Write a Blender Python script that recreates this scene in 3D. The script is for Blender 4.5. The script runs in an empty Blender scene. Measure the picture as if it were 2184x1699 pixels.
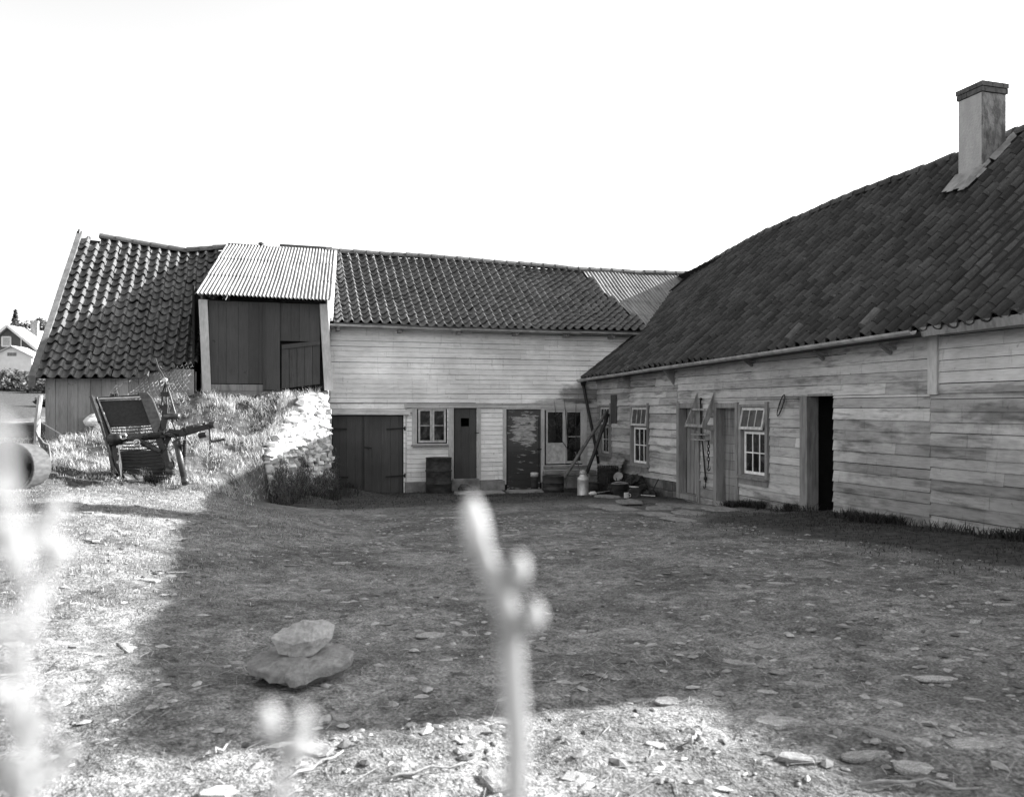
import bpy, bmesh, math, random
import numpy as np
from mathutils import Vector, Matrix, noise as mnoise
R = math.radians
random.seed(7)
rs = np.random.RandomState(11)

# ------------------------------------------------------------------ camera
sc = bpy.context.scene
COL = sc.collection
YAW = math.atan(542 / 1790.0)
EYE = Vector((-8.13, -19.48, 2.1))
cam = bpy.data.cameras.new("camera")
cam.sensor_width = 36.0
cam.lens = 1790 / 2184 * 36
cam.shift_y = 22.5 / 2184
cam.clip_start = 0.02
cam.clip_end = 2000
cam.dof.use_dof = True
cam.dof.focus_distance = 13.5
cam.dof.aperture_fstop = 4.6
cam_ob = bpy.data.objects.new("camera", cam)
COL.objects.link(cam_ob)
cam_ob.location = EYE
cam_ob.rotation_euler = (R(90), 0, -YAW)
sc.camera = cam_ob

# ------------------------------------------------------------------ light
LIGHT = Vector((-1.0, -0.08, -0.46)).normalized()          # direction the sunlight travels
ELEV = math.asin(-LIGHT.z)
AZ = math.atan2(-LIGHT.x, -LIGHT.y)                         # clockwise from +Y
world = bpy.data.worlds.new("World")
sc.world = world
world.use_nodes = True
wn, wl = world.node_tree.nodes, world.node_tree.links
sky = wn.new("ShaderNodeTexSky")
sky.sky_type = 'NISHITA'
sky.sun_disc = False
sky.sun_elevation = ELEV
sky.sun_rotation = AZ
sky.air_density = 1.0
sky.dust_density = 2.0
bw = wn.new("ShaderNodeRGBToBW")
bg = wn["Background"]
bg.inputs[1].default_value = 0.068
wl.new(sky.outputs[0], bw.inputs[0])
wl.new(bw.outputs[0], bg.inputs[0])
sun = bpy.data.lights.new("sun", 'SUN')
sun.energy = 3.1
sun.angle = R(0.5)
sun_ob = bpy.data.objects.new("sun", sun)
COL.objects.link(sun_ob)
sun_ob.rotation_euler = LIGHT.to_track_quat('-Z', 'Y').to_euler()
sun_ob.location = (30, 10, 20)
vs = sc.view_settings
vs.view_transform = 'Standard'
vs.look = 'None'
vs.exposure = 2.92
vs.gamma = 1.0


# ------------------------------------------------------------------ noise
def _hash(ix, iy, seed):
    h = (ix.astype(np.int64) * 374761393 + iy.astype(np.int64) * 668265263 + seed * 974634777) & 0x7fffffff
    h = ((h ^ (h >> 13)) * 1274126177) & 0x7fffffff
    h = h ^ (h >> 16)
    return (h & 0xffff) / 65535.0


def vnoise(x, y, seed=0):
    x = np.asarray(x, float); y = np.asarray(y, float)
    ix, iy = np.floor(x), np.floor(y)
    fx, fy = x - ix, y - iy
    fx = fx * fx * (3 - 2 * fx); fy = fy * fy * (3 - 2 * fy)
    a = _hash(ix, iy, seed); b = _hash(ix + 1, iy, seed)
    c = _hash(ix, iy + 1, seed); d = _hash(ix + 1, iy + 1, seed)
    return (a + (b - a) * fx) * (1 - fy) + (c + (d - c) * fx) * fy - 0.5


def fbm(x, y, seed=0, octv=4):
    v, a, f = 0, 1.0, 1.0
    for i in range(octv):
        v = v + a * vnoise(np.asarray(x) * f, np.asarray(y) * f, seed + i * 17)
        a *= 0.5; f *= 2.03
    return v


def sstep(a, b, x):
    t = np.clip((np.asarray(x, float) - a) / (b - a), 0, 1)
    return t * t * (3 - 2 * t)


# ------------------------------------------------------------------ mesh builder
class MB:
    def __init__(s):
        s.v = []; s.f = []

    def add(s, vs_, fs):
        o = len(s.v)
        s.v.extend([tuple(p) for p in vs_])
        s.f.extend([tuple(i + o for i in f) for f in fs])
        return s

    HEX = [(0, 3, 2, 1), (4, 5, 6, 7), (0, 1, 5, 4), (1, 2, 6, 5), (2, 3, 7, 6), (3, 0, 4, 7)]

    def hexa(s, p):
        return s.add(p, MB.HEX)

    def box(s, a, b):
        x0, y0, z0 = a; x1, y1, z1 = b
        return s.hexa([(x0, y0, z0), (x1, y0, z0), (x1, y1, z0), (x0, y1, z0),
                       (x0, y0, z1), (x1, y0, z1), (x1, y1, z1), (x0, y1, z1)])

    def beam(s, p, q, w, h, up=(0, 0, 1)):
        p, q, up = Vector(p), Vector(q), Vector(up)
        d = (q - p).normalized()
        sd = d.cross(up)
        if sd.length < 1e-4:
            sd = d.cross(Vector((0, 1, 0)))
        sd.normalize()
        u = sd.cross(d).normalized()
        a, b = sd * w / 2, u * h / 2
        return s.hexa([p - a - b, p + a - b, q + a - b, q - a - b, p - a + b, p + a + b, q + a + b, q - a + b])

    def tube(s, pts, rad, n=10, cap=True):
        pts = [Vector(p) for p in pts]
        if not hasattr(rad, '__len__'):
            rad = [rad] * len(pts)
        prev = None; rings = []
        for i, p in enumerate(pts):
            d = (pts[min(i + 1, len(pts) - 1)] - pts[max(i - 1, 0)]).normalized()
            if prev is None:
                a = d.orthogonal().normalized()
            else:
                a = prev - d * prev.dot(d)
                a = a.normalized() if a.length > 1e-5 else d.orthogonal().normalized()
            prev = a; b = d.cross(a)
            rings.append([p + (a * math.cos(2 * math.pi * k / n) + b * math.sin(2 * math.pi * k / n)) * rad[i] for k in range(n)])
        vs_ = [p for r in rings for p in r]; fs = []
        for i in range(len(rings) - 1):
            for k in range(n):
                k2 = (k + 1) % n
                fs.append((i * n + k, i * n + k2, (i + 1) * n + k2, (i + 1) * n + k))
        if cap:
            fs.append(tuple(range(n))[::-1]); fs.append(tuple((len(rings) - 1) * n + k for k in range(n)))
        return s.add(vs_, fs)

    def lathe(s, prof, origin=(0, 0, 0), n=24, axis=None, wob=0):
        """prof: list of (r, h); axis default z"""
        ax = Vector(axis or (0, 0, 1)).normalized()
        a = ax.orthogonal().normalized(); b = ax.cross(a)
        o = Vector(origin); vs_ = []; fs = []
        for r, h in prof:
            for k in range(n):
                t = 2 * math.pi * k / n
                rr = r * (1 + wob * math.sin(3 * t + h * 9))
                vs_.append(o + ax * h + (a * math.cos(t) + b * math.sin(t)) * rr)
        m = len(prof)
        for i in range(m - 1):
            for k in range(n):
                k2 = (k + 1) % n
                fs.append((i * n + k, i * n + k2, (i + 1) * n + k2, (i + 1) * n + k))
        fs.append(tuple(range(n))[::-1]); fs.append(tuple((m - 1) * n + k for k in range(n)))
        return s.add(vs_, fs)

    def blob(s, c, r, seed=0, amp=0.25, sub=2, freq=1.3, flat=False):
        bm = bmesh.new()
        bmesh.ops.create_icosphere(bm, subdivisions=sub, radius=1)
        vs_ = []
        for v in bm.verts:
            d = v.co.copy()
            k = 1 + amp * mnoise.fractal(d * freq + Vector((seed * 3.1, seed * 7.7, seed)), 1.0, 2.0, 3)
            vs_.append((c[0] + d.x * r[0] * k, c[1] + d.y * r[1] * k, c[2] + d.z * r[2] * k))
        fs = [tuple(v.index for v in f.verts) for f in bm.faces]
        bm.free()
        return s.add(vs_, fs)

    def facet(s, c, r, seed, n=16, flatk=0.0):
        rr = random.Random(seed); bm = bmesh.new()
        for _ in range(n):
            d = Vector((rr.gauss(0, 1), rr.gauss(0, 1), rr.gauss(0, 1)))
            m_ = max(abs(d.x), abs(d.y), abs(d.z)); d = (d / m_) * .55 + d.normalized() * .5
            bm.verts.new((c[0] + d.x * r[0], c[1] + d.y * r[1], c[2] + d.z * r[2]))
        h = bmesh.ops.convex_hull(bm, input=bm.verts)
        bmesh.ops.delete(bm, geom=[v for v in bm.verts if not v.link_faces], context='VERTS')
        bm.verts.index_update()
        s.add([v.co for v in bm.verts], [tuple(v.index for v in f.verts) for f in bm.faces])
        bm.free(); return s

    def ring(s, c, R_, r, ax, n=20, m=6, sx=1.0):
        ax = Vector(ax).normalized(); a = ax.orthogonal().normalized(); b = ax.cross(a)
        pts = [Vector(c) + (a * math.cos(2 * math.pi * k / n) * sx + b * math.sin(2 * math.pi * k / n)) * R_ for k in range(n + 1)]
        return s.tube(pts, r, m, False)

    def build(s, name, mat, parent=None, smooth=False, bevel=0):
        o = origin_of(parent)
        me = bpy.data.meshes.new(name)
        me.from_pydata([(p[0] - o.x, p[1] - o.y, p[2] - o.z) for p in s.v], [], s.f)
        return finish(name, me, mat, parent, smooth, bevel)


def finish(name, me, mat, parent=None, smooth=False, bevel=0):
    if mat:
        me.materials.append(mat)
    if smooth:
        me.polygons.foreach_set('use_smooth', [True] * len(me.polygons))
    me.update()
    ob = bpy.data.objects.new(name, me)
    COL.objects.link(ob)
    if parent:
        ob.parent = parent
    if bevel:
        m = ob.modifiers.new("bevel", 'BEVEL'); m.width = bevel; m.segments = 2; m.limit_method = 'ANGLE'
    return ob


def origin_of(ob):
    o = Vector((0, 0, 0))
    while ob:
        o += ob.location; ob = ob.parent
    return o


def tag(o, label, cat, group=None):
    o['label'] = label; o['category'] = cat
    if group:
        o['group'] = group
    return o


def thing(name, loc, label, cat, group=None):
    o = bpy.data.objects.new(name, None)
    o.empty_display_size = 0.2
    COL.objects.link(o); o.location = loc
    return tag(o, label, cat, group)


# ------------------------------------------------------------------ materials
class NG:
    def __init__(s, name):
        s.m = bpy.data.materials.new(name); s.m.use_nodes = True
        s.n = s.m.node_tree.nodes; s.l = s.m.node_tree.links
        s.b = s.n["Principled BSDF"]
        s.tc = s.n.new("ShaderNodeTexCoord"); s.geo = s.n.new("ShaderNodeNewGeometry")

    def put(s, sock, x):
        if hasattr(x, 'is_output') or hasattr(x, 'node'):
            s.l.new(x, sock)
        else:
            sock.default_value = x

    def math(s, op, a, b=None, c=None, clamp=False):
        n = s.n.new("ShaderNodeMath"); n.operation = op; n.use_clamp = clamp
        for i, x in enumerate((a, b, c)):
            if x is not None:
                s.put(n.inputs[i], x)
        return n.outputs[0]

    def noise(s, scale, stretch=(1, 1, 1), detail=4, rough=.55, world=False):
        mp = s.n.new("ShaderNodeMapping"); mp.inputs['Scale'].default_value = stretch
        s.l.new(s.geo.outputs['Position'] if world else s.tc.outputs['Object'], mp.inputs[0])
        n = s.n.new("ShaderNodeTexNoise")
        n.inputs['Scale'].default_value = scale; n.inputs['Detail'].default_value = detail; n.inputs['Roughness'].default_value = rough
        s.l.new(mp.outputs[0], n.inputs['Vector'])
        return n.outputs['Fac']

    def ramp(s, x, lo, hi, a=0., b=1.):
        n = s.n.new("ShaderNodeMapRange"); n.interpolation_type = 'SMOOTHSTEP'
        s.put(n.inputs['Value'], x)
        n.inputs['From Min'].default_value = lo; n.inputs['From Max'].default_value = hi
        n.inputs['To Min'].default_value = a; n.inputs['To Max'].default_value = b
        return n.outputs[0]

    def mix(s, f, a, b):
        n = s.n.new("ShaderNodeMix"); n.data_type = 'FLOAT'
        s.put(n.inputs[0], f); s.put(n.inputs[2], a); s.put(n.inputs[3], b)
        return n.outputs[0]

    def rnd(s):
        return s.geo.outputs['Random Per Island']

    def pos(s):
        n = s.n.new("ShaderNodeSeparateXYZ"); s.l.new(s.geo.outputs['Position'], n.inputs[0]); return n.outputs

    def done(s, col, rough=.8, bump=None, bstr=.3, bdist=.01, metal=0, spec=.3):
        s.put(s.b.inputs['Base Color'], col) if not hasattr(col, 'node') else s.l.new(col, s.b.inputs['Base Color'])
        s.put(s.b.inputs['Roughness'], rough)
        s.b.inputs['Metallic'].default_value = metal
        s.b.inputs['Specular IOR Level'].default_value = spec
        if bump is not None:
            b = s.n.new("ShaderNodeBump"); b.inputs['Strength'].default_value = bstr; b.inputs['Distance'].default_value = bdist
            s.l.new(bump, b.inputs['Height']); s.l.new(b.outputs[0], s.b.inputs['Normal'])
        return s.m


def flat(name, v, rough=.7, var=.3, scale=8, stretch=(1, 1, 1), isl=0.0, bstr=.25, metal=0, spec=.3):
    g = NG(name)
    n = g.noise(scale, stretch)
    c = g.math('MULTIPLY', v, g.ramp(n, .25, .75, 1 - var, 1 + var))
    if isl:
        c = g.math('MULTIPLY', c, g.ramp(g.rnd(), 0, 1, 1 - isl, 1 + isl))
    return g.done(c, rough, g.noise(scale * 5, stretch), bstr, .01, metal, spec)


def boardmat(name, base, dark, streak, amount, peel_lo=.58, peel_hi=.75, isl=.14, stain=None):
    """weathered painted boards: streaks along the grain, bare grey patches, nail-line dirt"""
    g = NG(name)
    r = g.rnd()
    s1 = g.noise(3.2, streak, 6, .65)
    s2 = g.noise(1.1, (1, 1, 1), 3)
    fine = g.noise(14, streak, 3)
    c = g.mix(g.math('MULTIPLY', g.ramp(s1, peel_lo, peel_hi), amount), base, dark)
    c = g.math('MULTIPLY', c, g.ramp(r, 0, 1, 1 - isl, 1 + isl))
    c = g.math('MULTIPLY', c, g.ramp(s2, .3, .7, .84, 1.12))
    c = g.math('MULTIPLY', c, g.ramp(fine, .3, .7, .90, 1.08))
    dr = g.noise(6, (3.2, 3.2, .35), 3)
    c = g.math('MULTIPLY', c, g.ramp(dr, .60, .74, 1, .78))
    # small dark knots and fly specks
    k = g.noise(9, (1, 1, 1), 2)
    c = g.math('MULTIPLY', c, g.ramp(k, .70, .78, 1, .6))
    if stain:
        x, y, z = g.pos()
        for (cx, cy, cz, sx, sy, sz, st) in stain:
            d = g.math('ADD', g.math('POWER', g.math('ABSOLUTE', g.math('DIVIDE', g.math('SUBTRACT', x, cx), sx)), 2.0),
                       g.math('ADD', g.math('POWER', g.math('ABSOLUTE', g.math('DIVIDE', g.math('SUBTRACT', y, cy), sy)), 2.0),
                              g.math('POWER', g.math('ABSOLUTE', g.math('DIVIDE', g.math('SUBTRACT', z, cz), sz)), 2.0)))
            d = g.math('ADD', d, g.math('MULTIPLY', g.math('SUBTRACT', g.noise(3.0, (1, 1, 2), 5, world=True), .5), 2.2))
            c = g.math('MULTIPLY', c, g.ramp(d, .25, 1.1, 1 - st, 1))
    return g.done(c, .75, g.math('ADD', g.math('MULTIPLY', s1, .6), g.math('MULTIPLY', fine, .4)), .35, .01)


M = {}
M['wall_back'] = boardmat('white_painted_boards', .76, .5, (.35, 1, 3.0), .8, .55, .8, .07,
                          stain=[(-.35, 0, 2.45, .85, 9, .28, .66), (-.15, 0, 1.8, .5, 9, .7, .45), (-.9, 0, 2.25, .9, 9, .12, .5)])
M['wall_right'] = boardmat('weathered_boards', .40, .14, (1, .45, 3.2), .9, .46, .70, .24,
                           stain=[(0, -11.2, .9, 9, 2.6, 1.25, .35), (0, -9, .42, 9, 7, .30, .4), (0, -7.5, 2.6, 9, 3.5, .5, .12), (0, -12.2, 2.05, 9, .95, .16, .5), (0, -12.3, 2.32, 9, .8, .09, .5), (0, -1.6, .8, 9, 1.2, .28, .4)])
M['wall_upper'] = boardmat('paler_boards', .5, .3, (1, .45, 3.2), .7, .5, .75, .08)
M['wall_left'] = boardmat('bare_grey_boards', .25, .15, (3, 3, .35), .8, .45, .7, .14)
M['trim'] = boardmat('trim_paint', .45, .27, (2, 2, .6), .6, .5, .75, .1)
M['trim_h'] = boardmat('trim_paint_level', .5, .28, (.5, .5, 3), .7, .5, .75, .1)
M['trim_grey'] = boardmat('grey_bare_trim', .22, .11, (3, 3, .4), .8, .45, .7, .1)
M['white_paint'] = flat('white_sash_paint', .7, .6, .15, 14, isl=.08)
M['old_sash'] = flat('old_sash_paint', .42, .7, .3, 10, isl=.1)
M['door_dark'] = boardmat('dark_door_paint', .06, .095, (4, 4, .25), .8, .55, .8, .12)
M['door_grey'] = boardmat('grey_bare_door', .23, .1, (5, 5, .3), .9, .42, .62, .12)
M['hinge'] = flat('rusty_strap', .02, .7)
M['iron'] = flat('dark_iron', .018, .5, .4, 20, metal=.3, spec=.5)
M['iron_worn'] = flat('worn_iron', .06, .42, .4, 14, metal=.5, spec=.5)
M['steel_bright'] = flat('worn_bright_steel', .45, .35, .25, 12, metal=.6)
M['zinc'] = flat('zinc_gutter', .33, .5, .3, 6, metal=.2)
M['log'] = flat('weathered_log', .13, .85, .45, 9, (1, 1, 1))
M['wood'] = flat('weathered_grey_wood', .24, .85, .4, 9, (2, 2, .5), isl=.15)
M['wood_post'] = flat('sunbleached_post', .3, .85, .35, 9, (3, 3, .5))
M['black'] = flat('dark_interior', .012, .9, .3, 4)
M['tin'] = flat('dull_tin', .5, .42, .2, 9, metal=.5)
M['enamel'] = flat('chipped_white_enamel', .65, .4, .3, 14)
M['drum'] = flat('rusty_dark_drum', .035, .75, .6, 5, (1, 1, 2))
M['junk'] = flat('dark_rusty_junk', .03, .85, .5, 9)
M['wire'] = flat('galvanised_wire', .32, .5, .2, 20, metal=.3)
M['farhouse'] = flat('dark_house_boards', .1, .8, .15, 3)
M['white_far'] = flat('white_house_paint', .7, .7, .08, 2)
M['roof_far'] = flat('pale_slate', .4, .6, .1, 2)
M['leaf_dark'] = flat('dark_leaf', .04, .6, .3, 6, isl=.5)
M['bark'] = flat('bark', .08, .9, .3, 10)
M['flint'] = flat('quarry_stone', .55, .8, .22, 6, isl=.25, bstr=.8)
M['foundation'] = flat('dirty_foundation', .09, .9, .5, 5, isl=.25, bstr=.8)
M['concrete'] = flat('old_concrete', .22, .9, .35, 5, bstr=.5)


def glassmat():
    g = NG('dusty_dark_glass')
    n = g.noise(5, (1, 1, 1), 4)
    return g.done(g.ramp(n, .45, .8, .008, .05), g.ramp(n, .4, .7, .05, .35), spec=.6)


M['glass'] = glassmat()
M['glass_upper'] = flat('sky_grey_glass', .045, .25, .4, 5, spec=.6)  # grey stands for the sky mirrored in the tilted upper panes


def tilemat(name, lo, hi, rough=.6, sp=.35):
    g = NG(name)
    n = g.noise(2.0, detail=4); f = g.noise(30, detail=3)
    c = g.mix(g.rnd(), lo, hi)
    c = g.math('MULTIPLY', c, g.ramp(n, .3, .7, .8, 1.25))
    c = g.math('MULTIPLY', c, g.ramp(f, .35, .7, .85, 1.2))
    # pale lichen flecks
    li = g.ramp(g.noise(11, detail=4), .66, .74)
    c = g.mix(g.math('MULTIPLY', li, .5), c, .2)
    return g.done(c, rough, f, .3, .006, spec=sp)


M['tile'] = tilemat('clay_pantiles', .05, .09, .42, .6)
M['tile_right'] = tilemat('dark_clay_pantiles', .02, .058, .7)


def corrmat(name='zinc_sheeting', v=.27):
    g = NG(name)
    a = g.noise(1.2, (3, .4, .4), 4); b = g.noise(7, (2, .5, .5), 4)
    c = g.math('MULTIPLY', v, g.ramp(a, .3, .7, .75, 1.2))
    c = g.math('MULTIPLY', c, g.ramp(b, .35, .7, .75, 1.15))
    return g.done(c, .55, b, .1, .004, metal=.1, spec=.4)


M['corr'] = corrmat()
M['corr_valley'] = corrmat('dull_valley_sheeting', .17)


def plaster():
    g = NG('rough_chimney_render')
    n = g.noise(7, (1, 1, .45), 6, .65); f = g.noise(26, detail=4)
    x, y, z = g.pos()
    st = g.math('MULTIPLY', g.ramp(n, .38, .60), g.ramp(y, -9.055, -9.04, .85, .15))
    c = g.mix(st, g.ramp(y, -9.055, -9.04, .22, .36), .06)  # shade of the near face is put into the colour, besides its mottling
    return g.done(c, .9, f, .7, .02)


M['plaster'] = plaster()


def brick():
    g = NG('cap_brick')
    t = g.n.new('ShaderNodeTexBrick'); g.l.new(g.tc.outputs['Object'], t.inputs[0])
    return flat('cap_brick_red', .075, .85, .3, 12)


M['brick'] = brick()


def doorpeel():
    g = NG('peeling_door_paint')
    n = g.noise(4.2, (.7, 1, 3.4), 7, .68); f = g.noise(9, (1, 1, 3), 4)
    x, y, z = g.pos()
    band = g.math('MULTIPLY', g.ramp(z, .95, 1.55), g.ramp(z, 2.05, 1.85))
    xm = g.math('MULTIPLY', g.ramp(x, -2.32, -2.05), g.ramp(x, -1.55, -1.72))
    k = g.ramp(g.math('ADD', n, g.math('MULTIPLY', g.math('MULTIPLY', band, xm), .17)), .595, .625)
    low_dark = g.ramp(z, .9, 1.3, .55, 1)  # darker towards the bottom of the door
    c = g.mix(k, g.math('MULTIPLY', .075, low_dark), g.ramp(f, .3, .7, .22, .42))
    return g.done(c, .7, n, .3)


M['door_peel'] = doorpeel()


def groundmat():
    g = NG('trodden_yard_dirt')
    at = g.n.new('ShaderNodeAttribute'); at.attribute_name = 'grass'
    gr = at.outputs['Fac']
    a = g.noise(1.3, detail=5, world=True); b = g.noise(9, detail=6, rough=.65, world=True)
    f = g.noise(70, detail=3, world=True); p = g.noise(26, detail=4, rough=.6, world=True)
    dirt = g.math('MULTIPLY', .142, g.ramp(a, .32, .68, .62, 1.3))
    dirt = g.math('MULTIPLY', dirt, g.ramp(b, .3, .7, .6, 1.4))
    vo = g.n.new('ShaderNodeTexVoronoi'); vo.inputs['Scale'].default_value = 95
    g.l.new(g.geo.outputs['Position'], vo.inputs['Vector'])
    sp = g.n.new('ShaderNodeSeparateColor'); g.l.new(vo.outputs['Color'], sp.inputs[0])
    dirt = g.math('MULTIPLY', dirt, g.ramp(sp.outputs[0], 0, 1, .78, 1.24))
    dirt = g.math('MULTIPLY', dirt, g.ramp(f, .3, .7, .6, 1.45))
    dirt = g.math('MULTIPLY', dirt, g.ramp(p, .56, .66, 1.0, .55))
    gras = g.math('MULTIPLY', .062, g.ramp(b, .3, .7, .5, 1.5))
    m = g.ramp(g.math('ADD', gr, g.math('MULTIPLY', g.math('SUBTRACT', b, .5), .8)), .35, .65)
    h = g.math('ADD', g.math('ADD', g.math('MULTIPLY', b, .6), g.math('MULTIPLY', vo.outputs['Distance'], -.08)), g.math('ADD', g.math('MULTIPLY', f, .25), g.math('MULTIPLY', p, .5)))
    return g.done(g.mix(m, dirt, gras), .95, h, .9, .03, spec=.15)


M['ground'] = groundmat()


def grassmat(name, v, spread):
    g = NG(name)
    c = g.math('MULTIPLY', v, g.ramp(g.rnd(), 0, 1, 1 - spread, 1 + spread))
    g.done(c, .6, spec=.2)
    d = g.n.new('ShaderNodeBsdfTranslucent'); g.l.new(c, d.inputs[0])
    mx = g.n.new('ShaderNodeMixShader'); mx.inputs[0].default_value = .5 if name.startswith('downy') else .35
    g.l.new(g.b.outputs[0], mx.inputs[1]); g.l.new(d.outputs[0], mx.inputs[2])
    g.l.new(mx.outputs[0], g.n['Material Output'].inputs[0])
    return g.m


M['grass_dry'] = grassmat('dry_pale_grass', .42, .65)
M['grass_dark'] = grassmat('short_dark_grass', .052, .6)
M['grass_weed'] = grassmat('tangled_weed', .12, .7)
M['grass_straw'] = grassmat('matted_yard_grass', .26, .6)
M['twig'] = grassmat('downy_stem', .40, .1)
M['bud_pale'] = grassmat('downy_pale_bud', .46, .15)
M['bud'] = grassmat('downy_bud', .55, .1)


def stonemat(name, v):
    g = NG(name)
    oi = g.n.new('ShaderNodeObjectInfo')
    n = g.noise(14, detail=6, rough=.65); b = g.noise(45, detail=3); w = g.noise(3.5, (1, 1, 3), 4)
    c = g.math('MULTIPLY', v, g.ramp(oi.outputs['Random'], 0, 1, .75, 1.25))
    c = g.math('MULTIPLY', c, g.ramp(n, .33, .67, .55, 1.4))
    c = g.math('MULTIPLY', c, g.ramp(w, .35, .65, .75, 1.2))
    return g.done(c, .85, g.math('ADD', n, g.math('MULTIPLY', b, .4)), .55, .006)


M['stone'] = stonemat('yard_stone', .25)


def cairnmat(name, v):
    g = NG(name)
    n = g.noise(38, detail=5, rough=.6); b = g.noise(110, detail=3); w = g.noise(6, (1, 1, 4), 3)
    c = g.math('MULTIPLY', v, g.ramp(n, .3, .7, .78, 1.2))
    c = g.math('MULTIPLY', c, g.ramp(w, .35, .65, .88, 1.1))
    return g.done(c, .85, g.math('ADD', n, g.math('MULTIPLY', b, .5)), .8, .006)


M['cairn'] = cairnmat('cairn_slab_stone', .195)
M['cairn_top'] = cairnmat('cairn_top_stone', .30)

# ------------------------------------------------------------------ terrain height
FACE = [(-6.70, .5), (-6.74, -1.4), (-7.35, -2.05), (-7.76, -3.0), (-8.0, -3.9), (-8.25, -4.8)]   # foot line of the ramp's stone side


def ybase(X, Y):
    Y = np.asarray(Y, float)
    return .13 - .045 * np.minimum(Y, 0) - .045 * np.maximum(-19.5 - Y, 0) * -1 * 0


CP = []
for (px, py, zc) in [(400, 850, 16.6), (470, 846, 17.0), (545, 846, 17.2), (640, 842, 17.4), (680, 842, 17.8), (450, 950, 15.0), (500, 1000, 14.4),
                     (640, 880, 16.95), (600, 930, 15.9), (570, 980, 15.05), (550, 1036, 14.3), (540, 930, 16.0), (300, 950, 14.6), (160, 958, 14.4), (100, 947, 15.9), (40, 1010, 11.6), (200, 1030, 11.6),
                     (400, 1040, 12.1), (330, 1030, 12.0), (150, 1062, 9.25), (300, 1074, 9.4), (450, 1088, 9.65), (100, 1120, 7.8), (200, 1200, 6.2),
                     (380, 890, 16.0), (60, 960, 15.2)]:
    u, v = (px - 1092) / 1790, -(py - 872) / 1790
    c_, s_ = math.cos(YAW), math.sin(YAW)
    CP.append((EYE.x + zc * (c_ * u + s_), EYE.y + zc * (-s_ * u + c_), EYE.z + zc * v))
CP += [(-7.0, -1.2, 2.42), (-8, -1.2, 2.45), (-9.1, -1.2, 2.4), (-7.0, -.1, 2.42), (-8, -.1, 2.45), (-9.2, -.1, 2.4), (-9.2, 1.5, 2.4), (-7, 1.5, 2.4), (-12.3, 2, 1.6), (-15, 0, 1.5), (-16, 5, 1.7), (-12, 8, 1.8), (-8, 6, 1.6),
       (-14, -4, 1.3), (-16, -8, 1.15), (-14, -11, 1.1)]
for X in (-7.2, -6, -3, 0, 3):
    for Y in (-20, -16, -12, -9, -7.2):
        CP.append((X, Y, float(ybase(X, Y))))
CP += [(-8.3, -20, 1.03), (-8.3, -16, .87), (-8.4, -12.5, .78), (-10, -20, 1.1), (-10, -16, .95), (-10, -13, .96), (-6.6, -5.5, .40), (-6.3, -4.5, .34), (-4, -4, .31), (-3, -2, .22), (0, -2, .22), (-14, -16, 1.0), (-14, -20, 1.1)]
CP = np.array(CP)
_res = CP[:, 2] - ybase(CP[:, 0], CP[:, 1])
_phi = lambda d2: np.sqrt(d2 + .35)
_A = _phi((CP[:, None, 0] - CP[None, :, 0]) ** 2 + (CP[:, None, 1] - CP[None, :, 1]) ** 2)
_W = np.linalg.solve(_A - 1e-4 * np.eye(len(CP)), _res)


def bank(X, Y):
    out = np.zeros(np.shape(X))
    for (x, y, _), w in zip(CP, _W):
        out = out + w * _phi((X - x) ** 2 + (Y - y) ** 2)
    return out


def facedist(X, Y):
    """signed: >0 right of the stone face (yard side)"""
    yy = np.array([p[1] for p in FACE][::-1]); xx = np.array([p[0] for p in FACE][::-1])
    fx = np.interp(Y, yy, xx)
    return (X - fx) * .87


def ground_h(X, Y):
    X = np.asarray(X, float); Y = np.asarray(Y, float)
    yb = ybase(X, Y)
    near = yb + bank(X, Y)
    right = sstep(-.10, .12, facedist(X, Y)) * sstep(-5.6, -4.2, Y)
    mound = .22 * np.exp(-((X + 6.4) ** 2 / .5 + (Y + .9) ** 2 / .5)) + .16 * np.exp(-((X + 7.3) ** 2 / .3 + (Y + 2.4) ** 2 / .5))
    near = near * (1 - right) + (yb + mound) * right
    far = 1.5 + .042 * np.clip(Y, 0, 40) + .072 * np.clip(Y - 40, 0, 70) - .02 * np.clip(Y - 120, 0, 900) * 0
    far = np.where(X > -5, np.minimum(far, 1.5), far)
    lat = np.clip((-14 - X) / 10, 0, 1)
    side = np.maximum(ybase(X, np.clip(Y, -20, 0)), .13) + .8 * lat * (Y < 0)
    f = sstep(6, 12, Y)
    nb = sstep(16, 22, np.abs(X + 5)) + sstep(20.5, 26, -Y)
    nb = np.clip(nb, 0, 1)
    z = near * (1 - nb) + side * nb
    z = z * (1 - f) + far * f
    return z


def ground_full(X, Y):
    X = np.asarray(X, float); Y = np.asarray(Y, float)
    z = ground_h(X, Y)
    n = np.sqrt((X - EYE.x) ** 2 + (Y - EYE.y) ** 2)
    z = z + .05 * fbm(X * .9, Y * .9, 3, 3) * sstep(60, 20, n)
    z = z + .15 * fbm(X * 2.2, Y * 2.2, 13, 4) * sstep(-8.5, -6.5, Y) * sstep(-6.8, -7.6, X) * sstep(.0, -.3, facedist(X, Y)) * sstep(30, 20, n)
    z = z + .03 * fbm(X * 5, Y * 5, 5, 4) * sstep(22, 8, n) + .016 * fbm(X * 17, Y * 17, 9, 3) * sstep(12, 4, n)
    return z


def gz(x, y):
    return float(ground_full(np.array([x]), np.array([y]))[0])


def spaced(segs):
    out = []
    for a, b, st in segs:
        out.append(np.arange(a, b - 1e-6, st))
    return np.unique(np.round(np.concatenate(out), 4))


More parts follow.
